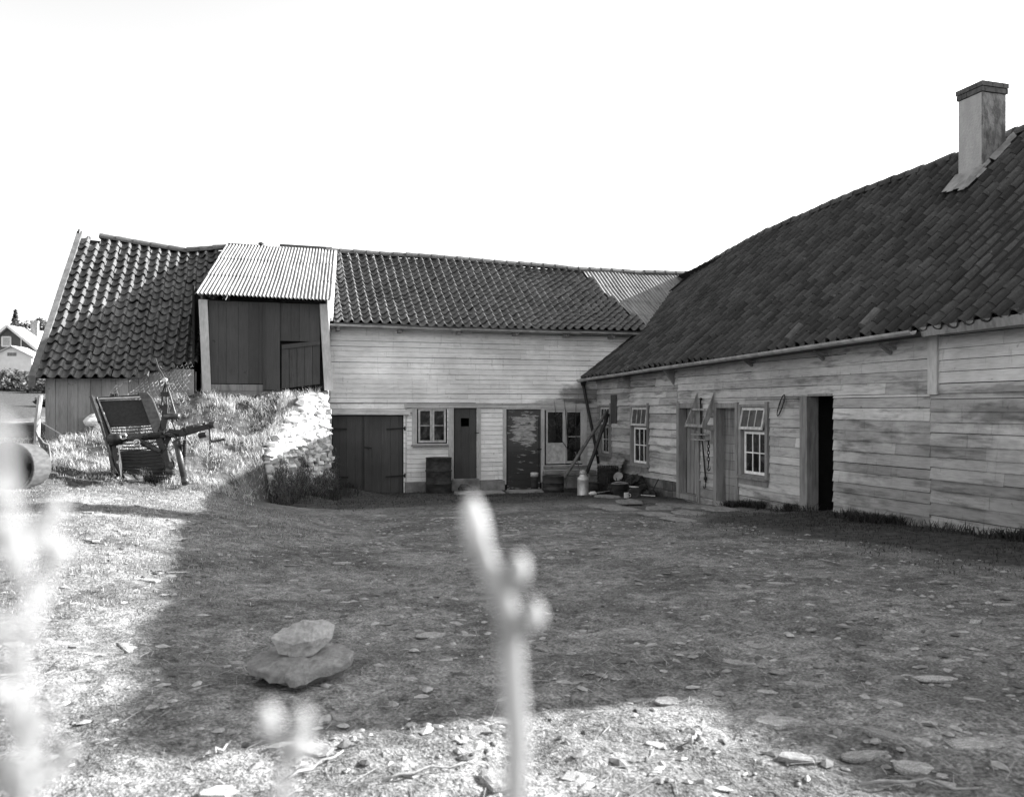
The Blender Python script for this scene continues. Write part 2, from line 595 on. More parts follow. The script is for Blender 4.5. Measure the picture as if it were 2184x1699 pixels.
gx = spaced([(-900, -200, 100), (-200, -40, 16), (-40, -16, 2), (-16, -13, .25), (-13, -10.5, .09), (-10.5, -4.5, .035), (-4.5, 1.2, .09), (1.2, 14, 1.0), (14, 60, 8), (60, 900, 120), (900, 901, 1)])
gy = spaced([(-300, -60, 40), (-60, -22, 4), (-22, -19, .3), (-19, -13.5, .035), (-13.5, -8, .06), (-8, .4, .075), (.4, 4, .4), (4, 14, 1), (14, 120, 6), (120, 1000, 110), (1000, 1001, 1)])


def build_ground():
    XX, YY = np.meshgrid(gx, gy, indexing='ij')
    ZZ = ground_full(XX, YY)
    nx, ny = len(gx), len(gy)
    co = np.stack([XX, YY, ZZ], -1).reshape(-1, 3).astype(np.float32)
    idx = np.arange(nx * ny).reshape(nx, ny)
    q = np.stack([idx[:-1, :-1], idx[1:, :-1], idx[1:, 1:], idx[:-1, 1:]], -1).reshape(-1, 4)
    me = bpy.data.meshes.new('ground')
    me.vertices.add(len(co)); me.vertices.foreach_set('co', co.ravel())
    me.loops.add(q.size); me.loops.foreach_set('vertex_index', q.ravel().astype(np.int32))
    me.polygons.add(len(q)); me.polygons.foreach_set('loop_start', np.arange(0, q.size, 4, dtype=np.int32))
    me.polygons.foreach_set('loop_total', np.full(len(q), 4, np.int32))
    me.polygons.foreach_set('use_smooth', np.ones(len(q), bool))
    at = me.attributes.new('grass', 'FLOAT', 'POINT')
    at.data.foreach_set('value', grass_amount(XX, YY).ravel().astype(np.float32))
    me.update(calc_edges=True)
    o = finish('ground', me, M['ground'])
    o['kind'] = 'structure'
    return o


def grass_amount(X, Y):
    """where grass grows instead of trodden dirt"""
    a = sstep(-2.9, -1.2, X) * sstep(-7.5, -9.5, Y) * .9                 # strip along the right wall
    a = np.maximum(a, sstep(-5.8, -3.5, Y) * .85)                        # before the back wall
    a = np.maximum(a, sstep(-8.5, -5.6, Y) * sstep(-7.0, -9.0, X))       # the sunny bank
    a = np.maximum(a, sstep(-9.5, -11, X) * .9 * sstep(-15, -9, Y))
    a = np.maximum(a * sstep(6, 3, Y), .22 * sstep(3, 6, Y))
    a = np.maximum(a, sstep(-13, -16, X))
    return np.clip(a + .35 * fbm(X * .7, Y * .7, 21, 3), 0, 1)


build_ground()


# ------------------------------------------------------------------ grass blades, gravel
def blades(name, pts, h, w, mat, lean=.5, seed=1, bend=(0, 0)):
    r = np.random.RandomState(seed)
    n = len(pts)
    ang = r.rand(n) * 2 * np.pi
    hh = h * (.45 + .9 * r.rand(n)); ww = w * (.6 + .8 * r.rand(n))
    dx, dy = np.cos(ang), np.sin(ang)
    la = r.rand(n) * 2 * np.pi; lm = lean * hh * r.rand(n) ** .7
    lx = np.cos(la) * lm + bend[0] * hh; ly = np.sin(la) * lm + bend[1] * hh
    P = pts
    b0 = P + np.stack([dx * ww / 2, dy * ww / 2, -.02 * np.ones(n)], 1)
    b1 = P - np.stack([dx * ww / 2, dy * ww / 2, .02 * np.ones(n)], 1)
    mid = P + np.stack([lx * .35, ly * .35, hh * .6], 1)
    m0 = mid + np.stack([dx * ww * .35, dy * ww * .35, 0 * hh], 1)
    m1 = mid - np.stack([dx * ww * .35, dy * ww * .35, 0 * hh], 1)
    tip = P + np.stack([lx, ly, hh * (1 - .35 * (lm / hh))], 1)
    co = np.stack([b0, b1, m1, m0, tip], 1).reshape(-1, 3).astype(np.float32)
    k = np.arange(n)[:, None] * 5
    lv = np.concatenate([k + 0, k + 1, k + 2, k + 3, k + 3, k + 2, k + 4], 1).ravel().astype(np.int32)
    me = bpy.data.meshes.new(name)
    me.vertices.add(len(co)); me.vertices.foreach_set('co', co.ravel())
    me.loops.add(len(lv)); me.loops.foreach_set('vertex_index', lv)
    st = (np.arange(n)[:, None] * 7 + np.array([0, 4])).ravel().astype(np.int32)
    me.polygons.add(2 * n); me.polygons.foreach_set('loop_start', st)
    me.polygons.foreach_set('loop_total', np.tile(np.array([4, 3], np.int32), n))
    me.update(calc_edges=True)
    o = finish(name, me, mat)
    o['kind'] = 'stuff'
    return o


def scatter(n, x0, x1, y0, y1, dens, seed):
    r = np.random.RandomState(seed)
    X = x0 + (x1 - x0) * r.rand(n); Y = y0 + (y1 - y0) * r.rand(n)
    keep = r.rand(n) < dens(X, Y)
    X, Y = X[keep], Y[keep]
    return np.stack([X, Y, ground_full(X, Y)], 1)


def in_ruin(X, Y):          # under the buildings: no grass
    return ((Y > -.02) & (X > -9.4)) | ((Y > -1.32) & (X > -9.35) & (X < -6.7)) | ((Y > -1.45) & (X > -12.1) & (X < -9.3)) | (X > -.02)


def d_bank(X, Y):
    a = sstep(-7.2, -5.2, Y) * np.where(facedist(X, Y) < .05, 1, 0) * sstep(-6.4, -7.6, X)
    a = a * (.05 + 1.9 * np.clip(fbm(X * 2.6, Y * 2.6, 33, 4) + .22, 0, 1))
    return np.where(in_ruin(X, Y), 0, a)


bp_ = scatter(120000, -17, -6.5, -7.5, -.05, d_bank, 4)
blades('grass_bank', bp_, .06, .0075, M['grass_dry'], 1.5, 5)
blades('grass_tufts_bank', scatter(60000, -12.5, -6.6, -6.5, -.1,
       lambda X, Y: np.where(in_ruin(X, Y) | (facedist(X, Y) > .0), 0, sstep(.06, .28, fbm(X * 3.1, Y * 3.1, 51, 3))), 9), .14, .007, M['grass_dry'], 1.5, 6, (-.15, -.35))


def d_lip(X, Y):            # long tufts on the ramp's lip before the hayloft and along the stone edge
    f = facedist(X, Y)
    a = np.exp(-((f + .14) / .12) ** 2) * (Y < -1.35) * (Y > -3.2)
    return np.where(in_ruin(X, Y), 0, np.clip(a, 0, 1))


blades('grass_lip', np.concatenate([scatter(9000, -9.3, -6.5, -3, -.1, d_lip, 14),
       scatter(9000, -9.2, -6.8, -2.15, -1.5, lambda X, Y: np.where(fbm(X * 2.4, Y * 2.4, 71, 2) > .16, .9, 0), 15)]), .2, .010, M['grass_dry'], .6, 8)


def d_shade(X, Y):
    a = sstep(-3.2, -.6, X) * sstep(-7.0, -9.5, Y)
    a = np.maximum(a, sstep(-5.5, -2.5, Y) * sstep(-7.8, -6.6, X) * .8)
    a = a * (.3 + 1.4 * np.clip(fbm(X * 1.9, Y * 1.9, 37, 3) + .3, 0, 1))
    return np.where(in_ruin(X, Y), 0, np.clip(a, 0, 1))


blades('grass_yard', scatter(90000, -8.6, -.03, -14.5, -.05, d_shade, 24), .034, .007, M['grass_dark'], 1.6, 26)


def d_wallfoot(X, Y):
    a = np.exp(-((X + .12) / .16) ** 2) * sstep(-6.2, -6.6, Y) * np.where((Y < -8.2) & (Y > -9.1), .1, 1) * (.06 + 1.2 * (fbm(Y * 1.3, X, 61, 3) > .02))
    return np.clip(a, 0, 1)


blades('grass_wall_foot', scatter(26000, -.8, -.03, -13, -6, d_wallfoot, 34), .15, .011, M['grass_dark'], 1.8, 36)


def d_face(X, Y):
    f = facedist(X, Y)
    return np.exp(-((f - .35) / .3) ** 2) * (Y > -3.2) * (Y < -.2) * (.3 + (fbm(X * 3, Y * 3, 81, 2) > .05))


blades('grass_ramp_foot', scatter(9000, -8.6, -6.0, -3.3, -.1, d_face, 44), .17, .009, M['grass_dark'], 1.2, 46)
blades('grass_left_yard', scatter(60000, -13, -7.4, -14, -6.5,
       lambda X, Y: np.clip(sstep(-7.6, -10, X) * .6 + sstep(-12, -8, Y) * .5, 0, 1) * (.25 + 1.1 * (fbm(X * 1.5, Y * 1.5, 45, 3) > -.05)), 54), .028, .006, M['grass_straw'], 1.8, 56)


def dry_litter():
    """short dead straw and stems lying on the near ground"""
    r = np.random.RandomState(77)
    mb = MB()
    for i in range(700):
        x = r.uniform(-9.6, -5.4); y = r.uniform(-17.6, -14.6)
        L = r.uniform(.02, .10) * (1.6 if r.rand() < .08 else 1); a = r.rand() * math.pi
        p = Vector((x, y, gz(x, y) + .006)); q = Vector((x + L * math.cos(a), y + L * math.sin(a), 0)); q.z = gz(q.x, q.y) + .006 + r.rand() * .012
        mb.beam(p, q, .0022, .0018)
    o = mb.build('straw_litter', M['wood']); o['kind'] = 'stuff'


dry_litter()


def gravel():
    r = np.random.RandomState(5)
    n = 13000
    Y = -17.8 + 11.5 * r.rand(n) ** 1.5; X = -10.5 + 8.6 * r.rand(n)
    keep = r.rand(n) < np.clip(.3 + 1.2 * fbm(X * .9, Y * .9, 15, 3) + .25, 0.05, 1)
    X, Y = X[keep], Y[keep]; n = len(X)
    Z = ground_full(X, Y)
    s = .006 + .024 * r.rand(n) ** 3.0
    ang = r.rand(n) * 6.28
    el = 1 + 1.0 * r.rand(n)
    base = np.array([(1, 0, 0), (.4, .8, 0), (-.6, .7, 0), (-1, -.1, 0), (-.3, -.8, 0), (.6, -.7, 0), (.1, .1, .55), (.05, 0, -.5)])
    base = base[None] * (1 + .35 * (r.rand(n, 8, 1) - .5))
    cx = base[..., 0] * el[:, None]; cy = base[..., 1]
    x = (cx * np.cos(ang)[:, None] - cy * np.sin(ang)[:, None]) * s[:, None] + X[:, None]
    y = (cx * np.sin(ang)[:, None] + cy * np.cos(ang)[:, None]) * s[:, None] + Y[:, None]
    z = base[..., 2] * s[:, None] * .8 + Z[:, None] + .002
    co = np.stack([x, y, z], -1).reshape(-1, 3)
    fs = []
    tri = [(i, (i + 1) % 6, 6) for i in range(6)] + [((i + 1) % 6, i, 7) for i in range(6)]
    allf = (np.arange(n)[:, None, None] * 8 + np.array(tri)[None]).reshape(-1, 3)
    me = bpy.data.meshes.new('gravel')
    me.from_pydata(co.tolist(), [], allf.tolist())
    o = finish('gravel', me, flat('gravel_stone', .20, .85, .3, 30, isl=.6))
    o['kind'] = 'stuff'


gravel()


# ------------------------------------------------------------------ board and roof builders
def boards(mb, O, U, N, u0, u1, z0, z1, exp, openings=(), rng=None, proud=.024, top=.006, maxlen=3.2, jit=.35, gap=.006):
    rng = rng or random.Random(3)
    O, U, N = Vector(O), Vector(U), Vector(N)
    z = z0
    while z < z1 - .01:
        e = min(exp * (1 + rng.uniform(-.12, .12) * jit * 2), z1 - z)
        cuts = {u0, u1}
        for (a, b, c, d) in openings:
            if d > z and c < z + e:
                cuts |= {min(max(a, u0), u1), min(max(b, u0), u1)}
        u = u0 + rng.uniform(.4, maxlen)
        while u < u1 - .4:
            if not any(a - .05 < u < b + .05 and d > z and c < z + e for (a, b, c, d) in openings):
                cuts.add(u)
            u += rng.uniform(1.4, maxlen)
        cs = sorted(cuts)
        pr = proud * rng.uniform(.75, 1.3)
        for a, b in zip(cs[:-1], cs[1:]):
            if b - a < .012:
                continue
            m = (a + b) / 2
            iv = [(z, z + e)]
            for (oa, ob, oc, od) in openings:
                if oa < m < ob:
                    nv = []
                    for (s, t) in iv:
                        if od <= s or oc >= t:
                            nv.append((s, t))
                        else:
                            if oc > s: nv.append((s, oc))
                            if od < t: nv.append((od, t))
                    iv = nv
            jz = rng.uniform(-.005, .005) * jit * 2
            p2 = pr * rng.uniform(.85, 1.15)
            for (s, t) in iv:
                if t - s < .012:
                    continue
                w = lambda zz: p2 + (top - p2) * (zz - z) / e
                lapt = -gap if abs(t - (z + e)) < 1e-6 else 0
                P = lambda uu, zz, off: O + U * uu + Vector((0, 0, zz)) + N * off
                g = .0015
                s_ = s + (jz if s == z else 0)
                sag = rng.uniform(-.004, .004) * jit * 2
                mb.hexa([P(a + g, s_, 0), P(b - g, s_ + sag, 0), P(b - g, s_ + sag, w(s)), P(a + g, s_, w(s)),
                         P(a + g, t + lapt, 0), P(b - g, t + lapt, 0), P(b - g, t + lapt, w(t)), P(a + g, t + lapt, w(t))])
        z += e
    return mb


def planks(mb, O, U, N, u0, u1, z0, z1, wid, thick=.03, rng=None, gap=.005, ragged=0):
    rng = rng or random.Random(5)
    O, U, N = Vector(O), Vector(U), Vector(N)
    u = u0
    while u < u1 - .01:
        b = min(u + wid * rng.uniform(.8, 1.2), u1)
        if u1 - b < wid * .3: b = u1
        t = thick * rng.uniform(.85, 1.12)
        zb = z0 + rng.uniform(-ragged, ragged)
        P = lambda uu, zz, off: O + U * uu + Vector((0, 0, zz)) + N * off
        mb.hexa([P(u + gap / 2, zb, 0), P(b - gap / 2, zb, 0), P(b - gap / 2, zb, t), P(u + gap / 2, zb, t),
                 P(u + gap / 2, z1, 0), P(b - gap / 2, z1, 0), P(b - gap / 2, z1, t), P(u + gap / 2, z1, t)])
        u = b
    return mb


PROF = []
for k in range(11):
    s_ = k / 10
    if s_ <= .56:
        h_ = -.016 * math.sin(math.pi * s_ / .56)
    else:
        h_ = .034 * math.sin(math.pi * (s_ - .56) / .44) ** .9
    PROF.append((s_, h_))


def tile_roof(mb, surf, u0, u1, v1, wid, course, flip=False, skip=None, jitter=.008, seed=2, lift=.03, v0=0.0, amp=1.75):
    """surf(u, v) -> Vector on the roof plane; v metres up the slope from the eave"""
    rng = random.Random(seed)
    ncol = int(round((u1 - u0) / wid)); nrow = int(round((v1 - v0) / course))
    wid = (u1 - u0) / ncol; course = (v1 - v0) / nrow
    prof = [(1 - s, h * amp) for s, h in PROF[::-1]] if flip else [(s, h * amp) for s, h in PROF]
    for i in range(ncol):
        for j in range(nrow):
            ua = u0 + i * wid; va = v0 + j * course
            c0 = surf(ua + wid / 2, va + course / 2)
            if skip and skip(c0, ua + wid / 2, va + course / 2):
                continue
            du = (surf(ua + wid, va) - surf(ua, va)).normalized()
            dv = (surf(ua, va + course) - surf(ua, va)).normalized()
            nn = du.cross(dv).normalized()
            if nn.z < 0: nn = -nn
            ju, jv, jn = rng.gauss(0, jitter * .6), rng.gauss(0, jitter), abs(rng.gauss(0, jitter * .6))
            rot = rng.gauss(0, .012)
            lo, mid, hi, lip = [], [], [], []
            for s, h in prof:
                uu = ua + s * wid * 1.04 + ju
                lo.append(surf(uu, va - .02 + jv + rot * (s - .5)) + nn * (h + lift + jn))
                hi.append(surf(uu, va + course + jv) + nn * (h * .95 + .004))
                lip.append(surf(uu, va - .018 + jv + rot * (s - .5)) + nn * (h + lift + jn - .022))
            n = len(prof); vs_ = lip + lo + hi; fs = []
            for k in range(n - 1):
                fs.append((k, k + 1, n + k + 1, n + k)); fs.append((n + k, n + k + 1, 2 * n + k + 1, 2 * n + k))
            fs.append((0, n, 2 * n)); fs.append((n - 1, 3 * n - 1, 2 * n - 1))
            mb.add(vs_, fs)
    return mb


def ridge_caps(mb, pts, L=.36, r=.10, seed=4):
    rng = random.Random(seed)
    pts = [Vector(p) for p in pts]
    for a, b in zip(pts[:-1], pts[1:]):
        n = max(1, int(round((b - a).length / L)))
        for k in range(n):
            p = a.lerp(b, k / n); q = a.lerp(b, (k + 1.12) / n)
            off = Vector((0, 0, rng.uniform(-.01, .012)))
            d = (q - p).normalized(); sd = d.cross(Vector((0, 0, 1))).normalized(); up = sd.cross(d)
            vs_ = []
            for (c, rr) in ((p + off, r * 1.08), (q + off, r * .92)):
                for t in range(9):
                    a_ = math.pi * (-.08 + 1.16 * t / 8)
                    vs_.append(c + sd * math.cos(a_) * rr * 1.15 + up * (math.sin(a_) * rr - .03))
            fs = [(t, t + 1, 9 + t + 1, 9 + t) for t in range(8)] + [tuple(range(9))[::-1], tuple(range(9, 18))]
            mb.add(vs_, fs)
    return mb


def corrugated(mb, surf, u0, u1, v0, v1, amp=.012, per=.076, rows=2, sheet=.7, seed=3, clip=None):
    rng = random.Random(seed)
    u = u0
    dv = (v1 - v0) / rows
    while u < u1 - .02:
        ub = min(u + sheet, u1)
        for r in range(rows):
            lift = .004 + .012 * (r + rng.random() * .5) * .6 + rng.uniform(0, .003)
            va, vb = v0 + r * dv - (.05 if r else 0), v0 + (r + 1) * dv
            n = int((ub + .03 - u) / per * 8) + 1
            vs_, fs = [], []
            skew = rng.uniform(-.006, .006)
            for k in range(n):
                uu = u + (ub + .03 - u) * k / (n - 1)
                h = amp * math.cos(2 * math.pi * uu / per)
                for vv, sk in ((va, skew), ((va + vb) / 2, 0), (vb, -skew)):
                    vs_.append(surf(uu + sk, vv) + Vector((0, 0, h + lift)))
            for k in range(n - 1):
                for t in range(2):
                    a = k * 3 + t
                    if clip and clip((vs_[a] + vs_[a + 4]) * .5):
                        continue
                    fs.append((a, a + 3, a + 4, a + 1))
            mb.add(vs_, fs)
        u = ub
    return mb


def interp(xs, ys):
    return lambda x: float(np.interp(x, xs, ys))


def sash(mb_frame, mb_pane, O, U, N, u0, u1, z0, z1, cols, rows, fw=.04, mw=.018, depth=.03, tilt=0.0):
    """window sash in plane O,U,z; tilt pushes the bottom out along N"""
    O, U, N = Vector(O), Vector(U), Vector(N)
    def P(u, z, off):
        return O + U * u + Vector((0, 0, z)) + N * (off + tilt * (z1 - z) / (z1 - z0))
    def bar(a, b, c, d, o0, o1):
        mb_frame.hexa([P(a, c, o0), P(b, c, o0), P(b, c, o1), P(a, c, o1), P(a, d, o0), P(b, d, o0), P(b, d, o1), P(a, d, o1)])
    bar(u0, u0 + fw, z0, z1, 0, depth); bar(u1 - fw, u1, z0, z1, 0, depth)
    bar(u0 + fw, u1 - fw, z0, z0 + fw * 1.2, 0, depth); bar(u0 + fw, u1 - fw, z1 - fw, z1, 0, depth)
    ia, ib, ic, id_ = u0 + fw, u1 - fw, z0 + fw * 1.2, z1 - fw
    for c in range(1, cols):
        m = ia + (ib - ia) * c / cols
        bar(m - mw / 2, m + mw / 2, ic, id_, .004, depth - .004)
    for r in range(1, rows):
        m = ic + (id_ - ic) * r / rows
        for c in range(cols):
            a = ia + (ib - ia) * c / cols + (mw / 2 if c else 0); b = ia + (ib - ia) * (c + 1) / cols - (mw / 2 if c < cols - 1 else 0)
            bar(a, b, m - mw / 2, m + mw / 2, .004, depth - .004)
    mb_pane.hexa([P(ia - .005, ic - .005, .010), P(ib + .005, ic - .005, .010), P(ib + .005, ic - .005, .014), P(ia - .005, ic - .005, .014),
                  P(ia - .005, id_ + .005, .010), P(ib + .005, id_ + .005, .010), P(ib + .005, id_ + .005, .014), P(ia - .005, id_ + .005, .014)])


# ================================================================== BACK BARN (wall on Y = 0, facing -Y)
XL, XR = -6.62, 2.6
back = thing('barn', (-3, 2, .2), 'long white boarded barn with pantile roof across the back of the yard', 'barn')
ridgeB = interp([-9.5, -6.1, -3, .46, 3.6], [6.14, 6.14, 6.10, 5.99, 6.03])
eaveB = interp([-7, -3, 1.3, 3], [4.06, 4.03, 4.06, 4.06])


def surfB(x, v):
    L = 3.60
    t = v / L
    z = eaveB(x) + (ridgeB(x) - eaveB(x)) * t - .05 * math.sin(math.pi * t) + .055 * mnoise.noise(Vector((x * .8, t * 2.4, 1.7)))
    return Vector((x, -.36 + 2.96 * t, z))


ridgeR = interp([-15.4, -11.6, -9.6, -7.7, -5.2, -2.1, .9, 2.42, 3.2], [6.34, 6.36, 6.50, 6.43, 6.42, 6.28, 6.08, 5.98, 5.9])
eaveR = interp([-15.0, -12.6, -9.7, -7.4, -4.05, 0], [3.13, 3.12, 3.06, 3.01, 2.96, 2.86])


def flare(Y):
    return .42 * max(0.0, min(1.0, (Y + 1.6) / 4.0))


def zR(X, Y):
    return eaveR(Y) + (ridgeR(Y) - eaveR(Y)) * (min(X, 3.5 + flare(Y)) + .42) / (3.92 + flare(Y))


def zB(Y):
    return 4.06 + (6.1 - 4.06) * (Y + .36) / 2.96


VALX = lambda v: 1.27 - .72 * v / 3.6      # left edge of the zinc patch beside the valley
mb = MB()
tile_roof(mb, surfB, -6.50, 1.4, 3.60, .212, .225, skip=lambda c, u, v: u > VALX(v) or (c.x > .2 and c.z < zR(c.x, c.y) - .25), seed=3)
mb.box((-6.50, -.30, 3.93), (1.6, -.27, 4.045))                        # eaves board under the lowest course
roof = mb.build('roof', M['tile'], back)
mb = MB(); ridge_caps(mb, [(-6.45, 2.62, ridgeB(-6.45) + .05), (-3, 2.62, ridgeB(-3) + .05), (.5, 2.62, ridgeB(.5) + .05), (2.2, 2.62, 6.03), (4.2, 2.62, 6.09)])
mb.build('ridge_tile', M['tile'], roof)
# closed back slope and inner deck so no light leaks through
mb = MB()
mb.add([(-12.1, 2.66, 6.05), (4.25, 2.66, 5.98), (4.25, 6.2, 3.6), (-12.1, 6.2, 3.6)], [(0, 1, 2, 3)])
mb.box((-12.0, 6.0, -.3), (3.5, 6.1, 3.7))
mb.build('rear_slope', M['tile'], back)
mb = MB()
for xa, xb in ((-6.6, -3), (-3, 0), (0, 3.4)):
    pts = [(xa, -.30, eaveB(xa) - .05), (xb, -.30, eaveB(xb) - .05), (xb, 2.6, ridgeB(xb) - .07), (xa, 2.6, ridgeB(xa) - .07)]
    mb.add(pts, [(0, 1, 2, 3)])
mb.build('roof_deck', M['black'], back)
mb = MB()
corrugated(mb, surfB, .62, 4.3, .02, 3.58, .015, .105, 4, .72, 12, clip=lambda p: p.x < VALX((p.y + .36) / 2.96 * 3.6) or p.z < zR(p.x, p.y) - .12)
mb.build('valley_sheeting', M['corr_valley'], roof)
# gutter along the eave
mb = MB()
for xa, xb in ((-6.62, -3.6), (-3.6, -.6), (-.6, 1.0)):
    pts = [Vector((xa, -.41, eaveB(xa) - .06)), Vector((xb, -.41, eaveB(xb) - .075))]
    n = 7; vs_ = []
    for p in pts:
        for k in range(n):
            a = math.pi + math.pi * k / (n - 1)
            vs_.append(p + Vector((0, math.cos(a) * .05, math.sin(a) * .05)))
        for k in range(n):
            a = 2 * math.pi - math.pi * k / (n - 1)
            vs_.append(p + Vector((0, math.cos(a) * .046, math.sin(a) * .046)))
    m = 2 * n
    mb.add(vs_, [(k, (k + 1) % m, m + (k + 1) % m, m + k) for k in range(m)] + [tuple(range(m))[::-1], tuple(range(m, 2 * m))])
gut = mb.build('gutter', M['zinc'], back)
for x in (-6.4, -5.0, -3.6, -2.2, -.9, .3):
    mb = MB(); mb.box((x - .04, -.33, 3.86), (x + .04, -.03, 3.95)); mb.box((x - .015, -.44, 3.93), (x + .015, -.30, 3.945))
    mb.build('rafter_end', M['trim_grey'], back)

openB = [(-6.52, -4.88, -.2, 1.96), (-4.56, -3.84, 1.28, 2.16), (-3.68, -3.12, .42, 2.18), (-2.38, -1.48, .05, 2.12), (-1.40, -.32, .72, 2.14)]
mb = MB()
rngb = random.Random(8)
boards(mb, (0, 0, 0), (1, 0, 0), (0, -1, 0), XL, 3.2, 2.24, 4.02, .119, (), rngb, .02, .006, 3.6, .6)
boards(mb, (0, 0, 0), (1, 0, 0), (0, -1, 0), XL, -4.8, 1.98, 2.24, .12, (), rngb, .02, .006, 3.6, .25)
boards(mb, (0, 0, 0), (1, 0, 0), (0, -1, 0), -4.8, 0.02, .40, 2.13, .106, openB, rngb, .017, .006, 2.5, .3)
boards(mb, (0, 0, 0), (1, 0, 0), (0, -1, 0), XL, -4.8, .15, 1.98, .118, openB, rngb, .019, .006, 2.5, .4)
mb.box((XL, .0, 0), (3.2, .002, .01))
wallB = mb.build('wall', M['wall_back'], back)
mb = MB()   # sheathing behind with the openings left free
cuts = sorted({XL, 3.2} | {o[0] for o in openB} | {o[1] for o in openB})
for a, b in zip(cuts[:-1], cuts[1:]):
    iv = [(-.2, 4.05)]
    for o in openB:
        if o[0] < (a + b) / 2 < o[1]:
            iv = [(-.2, o[2]), (o[3], 4.05)]
    for s, t in iv:
        if t > s: mb.box((a, .004, s), (b, .10, t))
mb.box((XL, .9, -.2), (0.2, .92, 4.0))                     # dark partition inside
mb.build('sheathing', M['black'], back)
mb = MB()
mb.box((-4.86, -.055, 2.13), (-.02, -.001, 2.205)); mb.box((-4.86, -.075, 2.205), (-.02, -.001, 2.228))
mb.build('drip_board', M['trim_h'], wallB)
mb = MB()
mb.hexa([(-6.72, -.11, 1.985), (-4.74, -.11, 1.965), (-4.74, -.001, 1.965), (-6.72, -.001, 1.985), (-6.72, -.085, 2.10), (-4.74, -.085, 2.075), (-4.74, -.001, 2.075), (-6.72, -.001, 2.10)])
mb.build('lintel_board', M['trim_h'], wallB)
mb = MB(); mb.box((-4.83, -.032, .2), (-4.815, -.001, 2.13)); mb.build('joint_strip', M['trim'], wallB)

# plinth, ledges and steps
mb = MB()
r_ = random.Random(2)
for (a, b, zt) in ((-4.85, -3.75, .40), (-3.75, -3.05, .42), (-3.05, -2.42, .38), (-1.48, -.85, .46), (-.85, -.02, .46)):
    mb.box((a + .004, -.06 - r_.random() * .03, -.1), (b - .004, .05, zt))
plinth = mb.build('plinth', M['concrete'], back, bevel=.015)
mb = MB(); mb.box((-1.46, -.20, .50), (-.10, .02, .585)); mb.build('ledge', M['concrete'], plinth, bevel=.012)
mb = MB(); mb.box((-1.44, -.10, .64), (-.28, .03, .705)); mb.build('ledge', M['trim_grey'], plinth)

# double stable door
r_ = random.Random(21)
mb = MB()
planks(mb, (0, .03, 0), (1, 0, 0), (0, -1, 0), -6.50, -5.79, .12, 1.94, .17, .03, r_, .004)
dl = mb.build('door_leaf', M['door_dark'], back)
mb = MB(); planks(mb, (0, .02, 0), (1, 0, 0), (0, -1, 0), -5.78, -4.90, .12, 1.94, .19, .03, r_, .004)
mb.box((-5.79, -.035, .12), (-5.70, -.012, 1.94))
dr = mb.build('door_leaf', M['door_dark'], back)
for (x0, x1, z, par) in ((-6.56, -6.18, 1.66, dl), (-6.56, -6.15, .56, dl), (-4.85, -5.28, 1.65, dr), (-4.85, -5.30, .55, dr)):
    mb = MB(); mb.beam((x0, -.025, z), (x1, -.022, z - .02), .01, .04); mb.tube([(x0, -.03, z - .05), (x0, -.03, z + .05)], .016, 8)
    mb.build('strap_hinge', M['hinge'], par)
mb = MB(); mb.beam((-5.80, -.045, 1.22), (-5.62, -.045, 1.20), .012, .03); mb.tube([(-5.70, -.05, 1.17), (-5.70, -.07, 1.20), (-5.70, -.05, 1.23)], .008, 6); mb.build('latch', M['hinge'], dr)


# four-light window
def window_back():
    mbf, mbp = MB(), MB()
    O, U, N = (0, .02, 0), (1, 0, 0), (0, -1, 0)
    sash(mbf, mbp, O, U, N, -4.53, -4.205, 1.31, 2.10, 1, 2, .045, .018, .03)
    sash(mbf, mbp, O, U, N, -4.195, -3.87, 1.31, 2.10, 1, 2, .045, .018, .03)
    w = mbf.build('window', M['old_sash'], back)
    mbp.build('pane', M['glass'], w)
    mb = MB(); mb.box((-4.68, -.035, 1.27), (-4.57, .03, 2.14)); mb.box((-4.57, -.033, 2.10), (-3.83, .03, 2.135))
    mb.build('window_frame', M['trim'], w)
    mb = MB(); mb.hexa([(-4.70, -.085, 1.215), (-3.82, -.085, 1.215), (-3.82, .03, 1.24), (-4.70, .03, 1.24), (-4.70, -.085, 1.25), (-3.82, -.085, 1.25), (-3.82, .03, 1.285), (-4.70, .03, 1.285)])
    mb.build('sill', M['trim_grey'], w)


window_back()
# narrow dark door with a square hole
mb = MB()
O = (0, .035, 0)
planks(mb, O, (1, 0, 0), (0, -1, 0), -3.66, -3.50, .45, 2.14, .16, .03, r_)
planks(mb, O, (1, 0, 0), (0, -1, 0), -3.50, -3.30, .45, 1.685, .2, .03, r_)
planks(mb, O, (1, 0, 0), (0, -1, 0), -3.50, -3.30, 1.885, 2.14, .2, .03, r_)
planks(mb, O, (1, 0, 0), (0, -1, 0), -3.30, -3.13, .45, 2.14, .17, .03, r_)
d2 = mb.build('door', M['door_dark'], back)
mb = MB(); mb.box((-3.81, -.04, .42), (-3.685, .03, 2.125)); mb.box((-3.11, -.04, .42), (-3.02, .03, 2.125)); mb.build('door_frame', M['trim'], d2)
mb = MB(); mb.beam((-3.17, -.02, 1.53), (-3.07, -.05, 1.53), .02, .02); mb.build('latch', M['hinge'], d2)
mb = MB(); mb.box((-3.72, -.10, .38), (-3.08, .03, .445)); mb.build('threshold', M['concrete'], d2)
